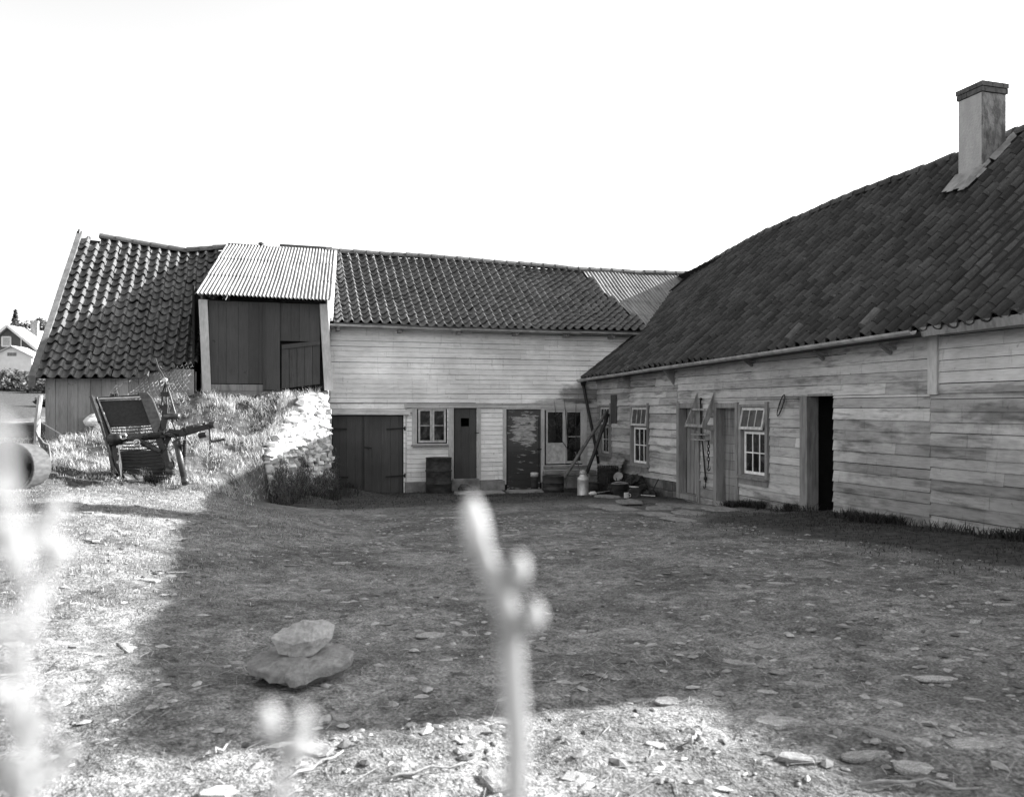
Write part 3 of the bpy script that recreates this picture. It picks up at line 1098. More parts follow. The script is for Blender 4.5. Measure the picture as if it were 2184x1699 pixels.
# peeling plank door
mb = MB(); zz = .10
while zz < 2.08:
    h_ = .13 * r_.uniform(.9, 1.1); mb.box((-2.35, .005, zz), (-1.51, .04, min(zz + h_ - .004, 2.09))); zz += h_
d3 = mb.build('door', M['door_peel'], back)
mb = MB(); mb.box((-2.47, -.04, .28), (-2.385, .03, 2.125)); mb.box((-1.495, -.045, .30), (-1.41, .03, 2.125)); mb.box((-2.385, -.038, 2.095), (-1.495, .03, 2.128)); mb.build('door_frame', M['trim'], d3)
mb = MB(); mb.tube([(-1.55, -.01, .35), (-1.55, -.012, 1.9)], .008, 6); mb.beam((-1.60, -.02, 1.12), (-1.49, -.05, 1.12), .02, .025); mb.build('latch', M['hinge'], d3)
# casement beside the corner, lower left light boarded pale
mbf, mbp = MB(), MB()
O, U, N = (0, .02, 0), (1, 0, 0), (0, -1, 0)
sash(mbf, mbp, O, U, N, -1.36, -.88, .755, 2.07, 1, 1, .045, .018, .03)
sash(mbf, mbp, O, U, N, -.86, -.40, .755, 2.07, 1, 2, .05, .018, .03)
w2 = mbf.build('window', M['trim'], back)
mbp.build('pane', M['glass'], w2)
mb = MB(); mb.box((-1.315, -.004, .80), (-.925, .006, 1.27)); mb.build('boarded_pane', M['old_sash'], w2)
mb = MB(); mb.box((-.395, -.035, .72), (-.29, .03, 2.128)); mb.box((-1.41, -.033, 2.075), (-.395, .03, 2.13)); mb.box((-.88, -.036, .75), (-.86, .02, 2.075)); mb.build('window_frame', M['trim'], w2)

# downpipe in the corner
mb = MB()
mb.lathe([(.05, -.10), (.085, 0), (.085, .07), (.04, .07)], (-.40, -.06, 2.78), 12)
mb.tube([(-.40, -.06, 2.72), (-.36, -.08, 2.45), (-.22, -.12, 1.75), (-.12, -.16, 1.2), (-.05, -.20, .75)], [.04, .037, .037, .037, .037], 10)
mb.build('downpipe', M['iron'], back, True)

# ---- hayloft dormer
XD0, XD1 = -9.36, -6.60
XF0, XF1 = -9.34, -6.67                                  # front edge of the sheet roof, which juts out over the ramp
dzf = interp([XF0, XF1], [4.40, 4.36])


def surfD(x, v):
    t = v / 4.25
    z0 = dzf(x); z1 = ridgeB(max(x, -9.2)) + .07
    return Vector((x + .45 * t, -1.62 + 4.26 * t, z0 + (z1 - z0) * t))


KD = .9381


def front(mb):
    """the planked front stands 1.2 m before the barn wall"""
    mb.v = [(EYE.x + (x - EYE.x) * KD, y - 1.20, 2.1 + (z - 2.1) * KD) for x, y, z in mb.v]
    return mb


mb = MB(); corrugated(mb, surfD, XF0, XF1, 0, 4.25, .020, .075, 3, .62, 31)
corr_ob = mb.build('hayloft_roof', M['corr'], back)
mb = MB(); mb.beam((XD0 + .5, 2.62, 6.22), (-7.9, 2.62, 6.2), .10, .03); mb.beam((-7.6, 2.66, 6.26), (-6.3, 2.66, 6.25), .16, .04); mb.blob((-8.05, 2.65, 6.27), (.09, .09, .05), 3, .3, 1); mb.build('ridge_cap', M['iron_worn'], corr_ob)
# planked front and cheeks
mb = MB(); planks(mb, (0, -.06, 0), (1, 0, 0), (0, -1, 0), -9.16, -7.98, 2.66, 4.46, .21, .025, r_, .004)
mb.box((-7.985, -.115, 2.52), (-7.66, -.06, 4.46)); mb.box((-8.02, -.13, 2.52), (-7.985, -.06, 4.46))
hl = front(mb).build('hayloft_front', M['door_dark'], back)
mb = MB(); planks(mb, (0, -.06, 0), (1, 0, 0), (0, -1, 0), -7.655, -6.79, 3.62, 4.46, .2, .025, r_, .004); front(mb).build('hatch', M['door_dark'], hl)
mb = MB()
Q = lambda u, w: Vector((-7.63 + u, -.075, 2.55 + w + u * .14))
for k in range(5):
    a, b = .008 + k * .168, .168 + k * .168
    mb.hexa([Q(a, 0), Q(b, 0), Q(b, 0) + Vector((0, -.025, 0)), Q(a, 0) + Vector((0, -.025, 0)), Q(a, .98), Q(b, .98), Q(b, .98) + Vector((0, -.025, 0)), Q(a, .98) + Vector((0, -.025, 0))])
mb.hexa([Q(.01, .88) + Vector((0, -.028, 0)), Q(.84, .88) + Vector((0, -.028, 0)), Q(.84, .88) + Vector((0, -.05, 0)), Q(.01, .88) + Vector((0, -.05, 0)),
         Q(.01, .97) + Vector((0, -.028, 0)), Q(.84, .97) + Vector((0, -.028, 0)), Q(.84, .97) + Vector((0, -.05, 0)), Q(.01, .97) + Vector((0, -.05, 0))])
front(mb).build('hatch', M['door_dark'], hl)['label'] = 'lower hatch hanging askew'
mb = MB(); mb.box((-9.16, -.09, 2.50), (-8.02, -.05, 2.64)); mb.box((-9.16, -.075, 2.38), (-6.6, -.02, 2.50)); front(mb).build('sill_board', M['trim_grey'], hl)
mb = MB(); mb.hexa([(-9.27, -.16, 2.40), (-9.10, -.16, 2.40), (-9.10, -.02, 2.40), (-9.27, -.02, 2.40), (-9.36, -.16, 4.47), (-9.18, -.16, 4.47), (-9.18, -.02, 4.47), (-9.36, -.02, 4.47)])
front(mb).build('post', M['trim'], hl)
mb = MB(); mb.hexa([(-6.69, -.17, 2.52), (-6.50, -.17, 2.52), (-6.50, -.03, 2.52), (-6.69, -.03, 2.52), (-6.80, -.17, 4.46), (-6.63, -.17, 4.46), (-6.63, -.03, 4.46), (-6.80, -.03, 4.46)])
front(mb).build('post', M['trim'], hl)
mb = MB()
mb.box((-9.3, .02, 2.3), (-6.68, .06, 4.5)); front(mb).build('loft_backing', M['black'], hl)
mb = MB()
for k in range(6):
    p, q = surfB(-6.53 + .06 * k, .6 * k), surfB(-6.53 + .06 * (k + 1), .6 * (k + 1))
    mb.hexa([p + Vector((-.05, 0, .03)), p + Vector((.0, 0, .03)), q + Vector((.0, 0, .03)), q + Vector((-.05, 0, .03)), p + Vector((-.05, 0, .10)), p + Vector((.0, 0, .10)), q + Vector((.0, 0, .10)), q + Vector((-.05, 0, .10))])
mb.build('verge_board', M['white_paint'], hl)
for x, dx in ((-6.74, .48), (-9.24, .42)):
    mb = MB(); x2 = x + .03
    mb.hexa([(x, -1.26, 2.3), (x2, -1.26, 2.3), (x2 + dx, 2.5, 2.3), (x + dx, 2.5, 2.3), (x, -1.26, 4.45), (x2, -1.26, 4.45), (x2 + dx, 2.5, 6.1), (x + dx, 2.5, 6.1)])
    mb.build('cheek', M['trim_grey'], hl)

# ================================================================== LEFT SHED
shed = thing('shed', (-10.6, .5, 1.4), 'old grey plank shed under a sagging catslide pantile roof, left of the hayloft', 'shed')
ridgeL = interp([-12.24, -11, -9.8, -8.9], [6.24, 6.08, 5.95, 6.08])
edgeL = interp([-12.3, -10.6, -9.3, -8.8], [0, 0, .75, .9])                # broken lower edge (metres up the slope)


def surfL(x, v):
    L = 5.62; t = v / L
    z0 = 2.69 + .02 * (x + 12)
    z = z0 + (ridgeL(x) - z0) * t - .05 * math.sin(math.pi * t) + .05 * mnoise.noise(Vector((x * .9, t * 2.5, 4.2))) - .12 * math.exp(-((x + 9.6) / .7) ** 2) * math.sin(math.pi * min(1, t * 1.2))
    return Vector((x, -1.74 + 4.34 * t, z))


mb = MB()
tile_roof(mb, surfL, -12.16, -8.85, 5.62, .225, .295, skip=lambda c, u, v: v < edgeL(u) - .1 or (u > -9.40 and c.y < .25) or (u > -12 and u < -11.75 and v > 5.3), seed=9, jitter=.014, lift=.034)
roofL = mb.build('roof', M['tile'], shed)
mb = MB(); ridge_caps(mb, [(-11.75, 2.6, ridgeL(-11.75) + .05), (-11, 2.6, ridgeL(-11) + .05), (-9.8, 2.6, ridgeL(-9.8) + .05), (-8.9, 2.6, ridgeL(-8.9) + .05)], seed=6); mb.build('ridge_tile', M['tile'], roofL)
mb = MB()
xs = [-12.2, -11.4, -10.6, -9.9, -9.42]
for xa, xb in zip(xs[:-1], xs[1:]):
    ps = []
    for t in range(7):
        for x in (xa, xb):
            va = max(edgeL(x) + .05, .04); v = va + (5.6 - va) * t / 6
            ps.append(surfL(x, v) - Vector((0, 0, .05)))
    mb.add(ps, [(2 * t, 2 * t + 1, 2 * t + 3, 2 * t + 2) for t in range(6)])
mb.build('roof_deck', M['black'], shed)
mb = MB()
pa, pb = surfL(-12.2, -.06), surfL(-12.2, 5.66)
n_ = 8
for k in range(n_):
    p, q = surfL(-12.22, -.08 + 5.76 * k / n_), surfL(-12.22, -.08 + 5.76 * (k + 1) / n_)
    mb.hexa([p + Vector((-.03, 0, -.13)), p + Vector((.085, 0, -.13)), q + Vector((.085, 0, -.13)), q + Vector((-.03, 0, -.13)),
             p + Vector((-.03, 0, .085)), p + Vector((.085, 0, .085)), q + Vector((.085, 0, .085)), q + Vector((-.03, 0, .085))])
mb.build('bargeboard', flat('grey_bargeboard', .10, .85, .3, 6, (1, 1, 1)), shed)
mb = MB(); mb.tube([surfL(-12.2, 5.5) + Vector((0, 0, .0)), surfL(-12.2, 5.62) + Vector((0, .05, .16))], .03, 6); mb.build('finial', M['iron'], shed)
r_ = random.Random(31)
mb = MB(); planks(mb, (0, -1.40, 0), (1, 0, 0), (0, -1, 0), -12.03, -9.36, 1.22, 2.90, .20, .028, r_, .006, .03)
wl_ = mb.build('wall', M['wall_left'], shed)
mb = MB(); mb.box((-11.45, -1.475, 1.45), (-9.4, -1.432, 1.93)); mb.build('lower_panel', M['trim_grey'], wl_)
mb = MB(); planks(mb, (-12.02, 0, 0), (0, 1, 0), (-1, 0, 0), -1.40, 2.6, 1.1, 2.75, .2, .028, r_, .004)
mb.add([(-12.03, -1.4, 2.75), (-12.03, 2.6, 2.75), (-12.03, 2.6, 6.1)], [(0, 1, 2)]); mb.add([(-12.03, 2.6, 2.75), (-12.03, 6, 2.75), (-12.03, 2.6, 6.1)], [(0, 1, 2)])
mb.box((-12.02, 2.6, 1.0), (-11.99, 6, 2.76))
mb.build('gable_wall', M['wall_left'], shed)
mb = MB(); mb.box((-12.0, -1.36, 1.0), (-9.36, -1.33, 3.0)); mb.box((-9.40, -1.36, 2.0), (-9.36, 2.6, 4.6)); mb.build('sheathing', M['black'], shed)
mb = MB(); planks(mb, (0, -1.2, 0), (1, 0, 0), (0, -1, 0), -10.3, -9.32, 2.3, 2.86, .14, .025, r_, .015, .1); mb.build('broken_boards', M['wall_left'], shed)['label'] = 'bare boards exposed where the roof edge has gone'

# chicken wire hanging over the broken corner
mb = MB()
A, B, C_, D_ = Vector((-10.75, -1.62, 2.58)), Vector((-9.35, -1.40, 3.05)), Vector((-9.45, -2.05, 1.95)), Vector((-11.3, -1.80, 1.70))
s6 = .072
rngw = random.Random(3)


def wirept(u, v):
    p = A.lerp(B, u).lerp(D_.lerp(C_, u), v)
    return p + Vector((.03 * mnoise.noise(Vector((u * 4, v * 4, 2))), -.10 * math.sin(math.pi * v) * .5 + .06 * mnoise.noise(Vector((u * 5, v * 5, 9))), .04 * mnoise.noise(Vector((u * 5, v * 3, 5)))))


nu, nv = 17, 14
for i in range(nu):
    for j in range(nv):
        u, v = (i + .5 * (j % 2)) / nu, j / nv
        if mnoise.noise(Vector((u * 3, v * 3, 8))) < -.32: continue
        a = wirept(u, v); b = wirept(u + .33 / nu, v + .35 / nv); c = wirept(u - .33 / nu, v + .35 / nv); d = wirept(u, v - .4 / nv)
        for p, q in ((a, b), (a, c), (a, d)):
            mb.tube([p, q], .0055, 4, False)
for k in range(10):
    mb.tube([wirept(0, 1 - k / 10), wirept(0, 1 - (k + 1) / 10)], .005, 4, False)
o = mb.build('wire_netting', M['wire']); tag(o, 'torn chicken wire netting draped over the broken corner of the shed roof', 'wire netting')

# ================================================================== RIGHT WING (wall on X = 0, facing -X)
wing = thing('farm_wing', (2, -6, .4), 'low weathered board wing with big dark pantile roof along the right side', 'farm building')
YF, YE = -15.35, 2.42


def surfR(y, v):
    L = 5.15; t = v / L
    X = -.42 + (3.92 + flare(y)) * t
    z = eaveR(y) + (ridgeR(y) - eaveR(y)) * t - .07 * math.sin(math.pi * t) + .06 * mnoise.noise(Vector((y * .6, t * 2.0, 7.7))) + .03 * mnoise.noise(Vector((y * 1.7, t * 4.0, 2.7)))
    return Vector((X, y, z))


mb = MB()
tile_roof(mb, surfR, YF, YE, 5.15, .235, .262, flip=True, skip=lambda c, u, v: c.y > .0 and (c.z < zB(c.y) - .25 or c.x < .2), seed=13, jitter=.005, lift=.012, amp=2.1)
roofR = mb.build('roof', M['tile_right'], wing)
mb = MB(); ys = [YF + .1, -11.6, -9.6, -7.7, -5.2, -2.1, -.5, .9, 2.4]
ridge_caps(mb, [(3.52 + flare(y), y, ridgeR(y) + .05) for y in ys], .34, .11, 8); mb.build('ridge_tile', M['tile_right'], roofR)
mb = MB()
ys = [YF, -12.6, -10, -7, -4, -2, -.02]
for a, b in zip(ys[:-1], ys[1:]):
    mb.add([surfR(a, .12) - Vector((0, 0, .04)), surfR(b, .12) - Vector((0, 0, .04)), surfR(b, 5.15) - Vector((0, 0, .09)), surfR(a, 5.15) - Vector((0, 0, .09))], [(0, 1, 2, 3)])
    mb.add([Vector((3.5, a, ridgeR(a) - .03)), Vector((3.5, b, ridgeR(b) - .03)), Vector((7.4, b, eaveR(b))), Vector((7.4, a, eaveR(a)))], [(0, 1, 2, 3)])
mb.add([surfR(-.02, 1.6), surfR(YE, 1.6 + 1.9), surfR(YE, 5.1) - Vector((0, 0, .1)), surfR(-.02, 5.1) - Vector((0, 0, .1))], [(0, 1, 2, 3)])
mb.add([Vector((3.5, 0, ridgeR(0) - .03)), Vector((3.5, YE, ridgeR(YE) - .03)), Vector((7.4, YE, 3)), Vector((7.4, 0, 3))], [(0, 1, 2, 3)])
mb.build('roof_deck', M['black'], wing)
# stub tiles (pale odd ones near the eave) and fascia board at the right end
mb = MB()
for (y, v) in ((-8.35, .42), (-10.0, .45)):
    for s in range(1):
        p, q = surfR(y, v - .30) + Vector((0, 0, .05)), surfR(y, v + .02) + Vector((0, 0, .075))
        mb.tube([p, q], [.075, .07], 12)
mb.build('odd_tile', flat('pale_ridge_tile', .085, .8), roofR)
mb = MB(); mb.hexa([(-.40, -13.05, 3.0), (-.37, -13.05, 3.0), (-.37, -11.15, 2.98), (-.40, -11.15, 2.98), (-.43, -13.05, 3.11), (-.37, -13.05, 3.11), (-.37, -11.15, 3.09), (-.43, -11.15, 3.09)])
mb.build('fascia', M['trim_grey'], wing)
# sagging gutter
mb = MB()
gp = [(-.02, 2.83), (-1.2, 2.86), (-2.6, 2.88), (-4.0, 2.92), (-5.6, 2.95), (-7.4, 2.98), (-9.2, 3.02), (-11.1, 3.06)]
n = 7; vs_ = []; fs = []
for i, (y, z) in enumerate(gp):
    rr = .058 if i else .07
    xo = -.50 + .02 * math.sin(i * 2.1)
    for k in range(n):
        a = math.pi + math.pi * k / (n - 1); vs_.append((xo + math.cos(a) * rr, y, z + math.sin(a) * rr))
    for k in range(n):
        a = 2 * math.pi - math.pi * k / (n - 1); vs_.append((xo + math.cos(a) * rr * .92, y, z + math.sin(a) * rr * .92))
m = 2 * n
for i in range(len(gp) - 1):
    for k in range(m):
        fs.append((i * m + k, i * m + (k + 1) % m, (i + 1) * m + (k + 1) % m, (i + 1) * m + k))
fs.append(tuple(range(m))); fs.append(tuple((len(gp) - 1) * m + k for k in range(m))[::-1])
mb.add(vs_, fs)
gr = mb.build('gutter', M['zinc'], wing)
for y in (-1.96, -4.09):
    mb = MB()
    mb.add([(-.001, y - .03, 2.93), (-.30, y - .03, 2.93), (-.001, y - .03, 2.55), (-.001, y + .03, 2.93), (-.30, y + .03, 2.93), (-.001, y + .03, 2.55)], [(0, 1, 2), (5, 4, 3), (0, 3, 4, 1), (1, 4, 5, 2)])
    mb.build('eave_bracket', M['trim_grey'], wing)
for y in (-6.9, -8.8, -10.2):
    mb = MB(); mb.beam((-.02, y, 2.84), (-.20, y, 2.96), .04, .04); mb.beam((-.02, y - .10, 2.90), (-.20, y, 2.96), .03, .03); mb.build('eave_bracket', M['trim_grey'], wing)
mb = MB()
for a, b in ((-15.3, -12.6), (-12.6, -9.7), (-9.7, -7.4), (-7.4, -4.05), (-4.05, -.01)):
    za, zb_ = eaveR(a) - .06, eaveR(b) - .06
    mb.hexa([(-.38, a, za), (0, a, za), (0, b, zb_), (-.38, b, zb_), (-.38, a, za + .02), (0, a, za + .02), (0, b, zb_ + .02), (-.38, b, zb_ + .02)])
mb.build('soffit', M['door_dark'], wing)  # dark colour stands in for the shade under the eave

openR_ = [(.24, .88, 1.02, 2.16), (2.06, 2.90, .86, 2.14), (4.31, 5.05, .3, 2.13), (5.75, 6.40, .3, 2.13), (6.52, 7.40, .93, 2.16), (8.30, 9.01, .3, 2.29)]
mb = MB()
rngr = random.Random(14)
OU = ((0, 0, 0), (0, -1, 0), (-1, 0, 0))
boards(mb, *OU, 0.0, 4.22, .62, 3.05, .147, openR_, rngr, .03, .004, 2.2, .8)
boards(mb, *OU, 4.22, 10.88, .26, 2.30, .147, openR_, rngr, .024, .005, 2.6, .6)
boards(mb, *OU, 10.88, 13.0, .45, 2.30, .147, openR_, rngr, .022, .005, 2.6, .5)
boards(mb, *OU, 4.22, 10.88, 2.30, 3.1, .15, openR_, rngr, .022, .005, 3.2, .5)
wallR = mb.build('wall', M['wall_right'], wing)
mb = MB(); boards(mb, *OU, 10.98, 13.0, 2.42, 3.2, .15, openR_, rngr, .022, .005, 3.2, .3)
mb.build('upper_boards', M['wall_upper'], wallR)['label'] = 'paler cleaner boards high at the right'
mb = MB(); boards(mb, *OU, 10.98, 13.0, 2.295, 2.42, .125, openR_, rngr, .026, .006, 3.2, .3); mb.build('stained_board', M['wall_right'], wallR)
mb = MB()
cuts = sorted({0, 13.0} | {o[0] for o in openR_} | {o[1] for o in openR_})
for a, b in zip(cuts[:-1], cuts[1:]):
    iv = [(.0, 3.1)]
    for o in openR_:
        if o[0] < (a + b) / 2 < o[1]: iv = [(.0, o[2]), (o[3], 3.1)]
    for s, t in iv:
        if t > s: mb.box((.004, -b, s), (.10, -a, t))
mb.box((1.9, -13, .2), (1.93, 0, 3.1))
mb.box((7.0, -15.3, 0), (7.1, 3.2, 3.1)); mb.box((.0, -15.3, 0), (.1, -13.0, 3.1))
for y in (-15.3, 1.7):
    mb.add([(0, y, 0), (7, y, 0), (7, y, 3.1), (3.5, y, 6.4 if y < 0 else 5.9), (0, y, 3.1)], [(0, 1, 2, 3, 4)])
mb.build('sheathing', M['black'], wing)
mb = MB(); mb.box((-.05, -11.02, 2.28), (-.001, -10.87, 3.12)); mb.build('cover_board', M['trim'], wallR)
# foundation
mb = MB(); y = 0
r_ = random.Random(6)
while y > -4.2:
    L = r_.uniform(.25, .5)
    for z in (.0, .22, .42):
        mb.box((-.01 - r_.random() * .02, max(y - L, -4.2) + .008, z), (.15, y - .008, z + .19))
    y -= L
mb.box((.0, -4.2, -.1), (.1, 0, .62))
mb.build('foundation', M['foundation'], wing, bevel=.02)


def wing_window(y0, y1, z0, z1, zm, tilt, cols=3, bright='old_sash', lower='old_sash'):
    """y0<y1 as distances from the corner"""
    O, U, N = (.05, 0, 0), (0, -1, 0), (-1, 0, 0)
    f, p = MB(), MB()
    sash(f, p, O, U, N, y0 + .02, y1 - .02, z0, zm - .03, cols, 2, .04, .02, .03)
    w = f.build('window', M[lower], wing); p.build('pane', M['glass'], w)
    f, p = MB(), MB()
    sash(f, p, (.0, 0, 0), U, N, y0 + .02, y1 - .02, zm + .01, z1, cols, 1, .04, .018, .028, tilt)
    us = f.build('upper_sash', M[bright], w)
    o_ = p.build('pane', M['glass_upper'], us); o_.parent = w; o_.location = us.location
    mb = MB(); mb.box((-.045, -y0, z0 - .04), (.09, -y0 + .075, z1 + .06)); mb.box((-.055, -y1 - .07, z0 - .04), (.09, -y1, z1 + .10)); mb.box((-.043, -y1, z1 + .012), (.09, -y0, z1 + .06)); mb.box((.0, -y1 + .02, zm - .028), (.085, -y0 - .02, zm + .008))
    mb.build('window_frame', M['trim_grey'], w)
    mb = MB(); mb.hexa([(-.10, -y1 - .09, z0 - .08), (.05, -y1 - .09, z0 - .04), (.05, -y0 + .09, z0 - .04), (-.10, -y0 + .09, z0 - .08),
                        (-.10, -y1 - .09, z0 - .05), (.05, -y1 - .09, z0 - .003), (.05, -y0 + .09, z0 - .003), (-.10, -y0 + .09, z0 - .05)])
    mb.box((-.05, -y1 - .06, z0 - .18), (-.001, -y0 + .06, z0 - .082)); mb.build('sill', M['trim_grey'], w)
    return w


wing_window(.26, .86, 1.02, 2.14, 1.72, .03)
wing_window(2.08, 2.88, .90, 2.13, 1.72, .045, lower='white_paint')
wing_window(6.58, 7.32, .98, 2.12, 1.74, .07, lower='white_paint')


def wing_door(y0, y1, z0, z1, mat, planky=True):
    mb = MB()
    r_ = random.Random(int(y0 * 10))
    if planky: planks(mb, (.17, 0, 0), (0, -1, 0), (-1, 0, 0), y0, y1, z0, z1, .17, .03, r_, .005)
    else:
        z = z0
        while z < z1 - .02:
            h = .15 * r_.uniform(.9, 1.1); mb.box((.13, -y1, z), (.17, -y0, min(z + h - .005, z1))); z += h
    d = mb.build('door', mat, wing)
    mb = MB(); mb.box((-.045, -y0, z0 - .1), (.13, -y0 + .10, z1 + .10)); mb.box((-.045, -y1 - .09, z0 - .15), (.13, -y1, z1 + .10)); mb.box((-.042, -y1, z1), (.13, -y0, z1 + .09))
    mb.box((-.06, -y1 - .05, z0 - .1), (.13, -y0 + .05, z0 - .005))
    mb.build('door_frame', M['trim_grey'], d)
    return d


dA = wing_door(4.32, 5.04, .42, 2.12, M['door_grey'])
dB = wing_door(5.76, 6.39, .42, 2.12, M['door_grey'], False)
mb = MB(); mb.tube([(.12, -6.28, 1.15), (.08, -6.28, 1.2), (.08, -6.28, 1.32), (.12, -6.28, 1.36)], .01, 6); mb.build('handle', M['hinge'], dB)
mb = MB(); mb.box((-.05, -8.44, .42), (.16, -8.26, 2.30)); mb.box((-.035, -9.01, 2.295), (.1, -8.44, 2.33)); mb.box((-.02, -9.02, .40), (.16, -8.44, .52)); dj = mb.build('doorway_frame', M['trim_grey'], wing)
mb = MB(); mb.box((-.04, -.90 - .36, 1.76), (-.031, -.915, 2.44)); mb.build('patch_panel', M['door_dark'], wallR)
mb = MB(); mb.box((-.035, -4.22, 1.505), (-.02, -2.97, 1.53)); mb.build('batten', M['trim_grey'], wallR)
# dark room behind the open doorway
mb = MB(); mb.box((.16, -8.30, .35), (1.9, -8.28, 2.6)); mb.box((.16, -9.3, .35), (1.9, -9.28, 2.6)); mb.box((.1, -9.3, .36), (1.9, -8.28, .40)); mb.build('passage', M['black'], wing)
# chimney
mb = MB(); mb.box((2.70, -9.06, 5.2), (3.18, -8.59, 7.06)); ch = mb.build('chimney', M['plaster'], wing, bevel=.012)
mb = MB()
for z in (7.06, 7.145):
    o_ = .018 if z < 7.1 else .026
    x0, x1, y0, y1 = 2.70 - o_, 3.18 + o_, -9.06 - o_, -8.59 + o_
    sh = .06 if z < 7.1 else .0
    for k in range(-1, 3):
        a, b = max(x0, x0 + sh + k * .215), min(x1, x0 + sh + k * .215 + .205)
        if b - a > .02:
            mb.box((a, y0, z + .004), (b, y0 + .10, z + .078)); mb.box((a, y1 - .10, z + .004), (b, y1, z + .078))
        a, b = max(y0 + .105, y0 + sh + .03 + k * .215), min(y1 - .105, y0 + sh + .03 + k * .215 + .205)
        if b - a > .02:
            mb.box((x0, a, z + .004), (x0 + .10, b, z + .078)); mb.box((x1 - .10, a, z + .004), (x1, b, z + .078))
mb.box((2.72, -9.04, 7.05), (3.16, -8.61, 7.215))
mb.build('chimney_cap', M['brick'], ch)
mb = MB()
zz = lambda x, y: zR(x, y) + .07
for k in range(6):
    xa, xb = 2.32 + k * .17, 2.32 + (k + 1) * .17
    w = .10 + .05 * math.sin(k * 2.3)
    mb.add([(xa, -9.05 - w, zz(xa, -9.1)), (xb, -9.05 - w, zz(xb, -9.1)), (xb, -9.04, zz(xb, -9) + .09), (xa, -9.04, zz(xa, -9) + (.09 if k > 1 else .02))], [(0, 1, 2, 3)])
for k in range(4):
    ya, yb = -9.12 + k * .15, -9.12 + (k + 1) * .15
    x0 = 2.42 - .14 * (1 if k == 0 else .5 * abs(math.sin(k)))
    mb.add([(x0, ya, zz(x0, ya)), (x0 + .02, yb, zz(x0 + .02, yb)), (2.71, yb, zz(2.71, yb) + .06), (2.71, ya, zz(2.71, ya) + .06)], [(3, 2, 1, 0)])
mb.build('flashing', M['concrete'], ch)

# lower extension of the wing running on towards and past the camera, out of the picture on the right
ext = thing('farm_wing_extension', (3, -17, .8), 'lower roofed extension of the board wing beyond the right edge', 'farm building')
mb = MB(); mb.box((.12, -24, .3), (6.9, -15.4, 2.5)); mb.build('wall', M['wall_right'], ext)
mb = MB(); mb.add([(-.35, -24.2, 2.3), (-.35, -15.4, 2.3), (3.5, -15.4, 5.4), (3.5, -24.2, 5.4), (7.35, -15.4, 2.3), (7.35, -24.2, 2.3)], [(0, 1, 2, 3), (3, 2, 4, 5), (1, 4, 2), (0, 3, 5)]); mb.build('roof', M['tile_right'], ext)

# ================================================================== stone side of the barn ramp
mb = MB()
rngs = random.Random(17)
for i in range(len(FACE) - 2):
    a, b = Vector((*FACE[i], 0)), Vector((*FACE[i + 1], 0))
    if i == len(FACE) - 3: b = a.lerp(b, .8)
    if i == 0: a = a.lerp(b, .80)
    L = (b - a).length
    nrm = Vector(((b - a).y, -(b - a).x, 0)).normalized()
    if nrm.x < 0: nrm = -nrm
    n = int(L / .105)
    for k in range(n):
        p = a.lerp(b, (k + .5) / n)
        top = float(ground_h(np.array([p.x - nrm.x * .35]), np.array([p.y - nrm.y * .35]))[0]) - .08
        z = float(ybase(0, p.y)) - .1
        while z < top:
            h = rngs.uniform(.06, .16)
            c = p + nrm * (rngs.uniform(-.05, .06) + .02 - .10 * (z - .3) / 2) + Vector((0, 0, z + h / 2))
            mb.facet(c, (rngs.uniform(.08, .16), rngs.uniform(.08, .14), h * .66), rngs.randint(0, 99999), 14)
            z += h * .78
o = mb.build('retaining_wall', M['flint']); tag(o, 'pale rubble stone wall holding up the right side of the grassy ramp', 'stone wall'); o['kind'] = 'thing'

def face_weeds():
    r = np.random.RandomState(8); P = []
    while len(P) < 9000:
        t = r.rand() * 3.4 - 3.9
        yy = [p[1] for p in FACE][::-1]; xx = [p[0] for p in FACE][::-1]
        x = float(np.interp(t, yy, xx)); zb = float(ybase(0, t))
        h = r.rand() ** 1.5 * (.62 + .14 * (t + 3.9) / 3 + .2 * math.sin(t * 5.0) + .16 * math.sin(t * 11.0))
        if h < 0: continue
        P.append((x + .10 + r.rand() * .16 - .04 * h, t - .08 - r.rand() * .10, zb + h * .95))
    return np.array(P)


blades('weeds_on_wall', face_weeds(), .09, .009, M['grass_weed'], 2.2, 91)
# white foundation stones before the shed
for i, (x, y, r, lb) in enumerate([(-10.9, -1.85, (.42, .18, .16), 'long white limewashed stone at the foot of the shed wall'),
                               (-11.55, -1.9, (.16, .12, .09), 'small white stone beside the shed corner'), (-10.35, -2.1, (.26, .2, .16), 'broad white boulder behind the digger')]):
    mb = MB(); z = gz(x, y); mb.blob((x, y, z + r[2] * .45), r, i + 3, .3, 3); o = mb.build('white_stone', M['enamel']); tag(o, lb, 'stone')

# ================================================================== potato digger
RT, FW = Vector((math.cos(YAW), -math.sin(YAW), 0)), Vector((math.sin(YAW), math.cos(YAW), 0))
DB = EYE + FW * 12.0 + RT * ((327 - 1092) / 1790 * 12.0); DB.z = 0
S0 = 12.0 / 1790


def K(a, b, w=0.0):
    """digger drawing: a right, b down (units of 6.7 mm), w metres back from its front"""
    w = w * .83; k = 1 + w / 12.0
    return Vector((DB.x, DB.y, 2.1)) + RT * ((a - 327) * S0 * k + (327 - 1092) * S0 * (k - 1)) + FW * w - Vector((0, 0, (b - 872) * S0 * k))


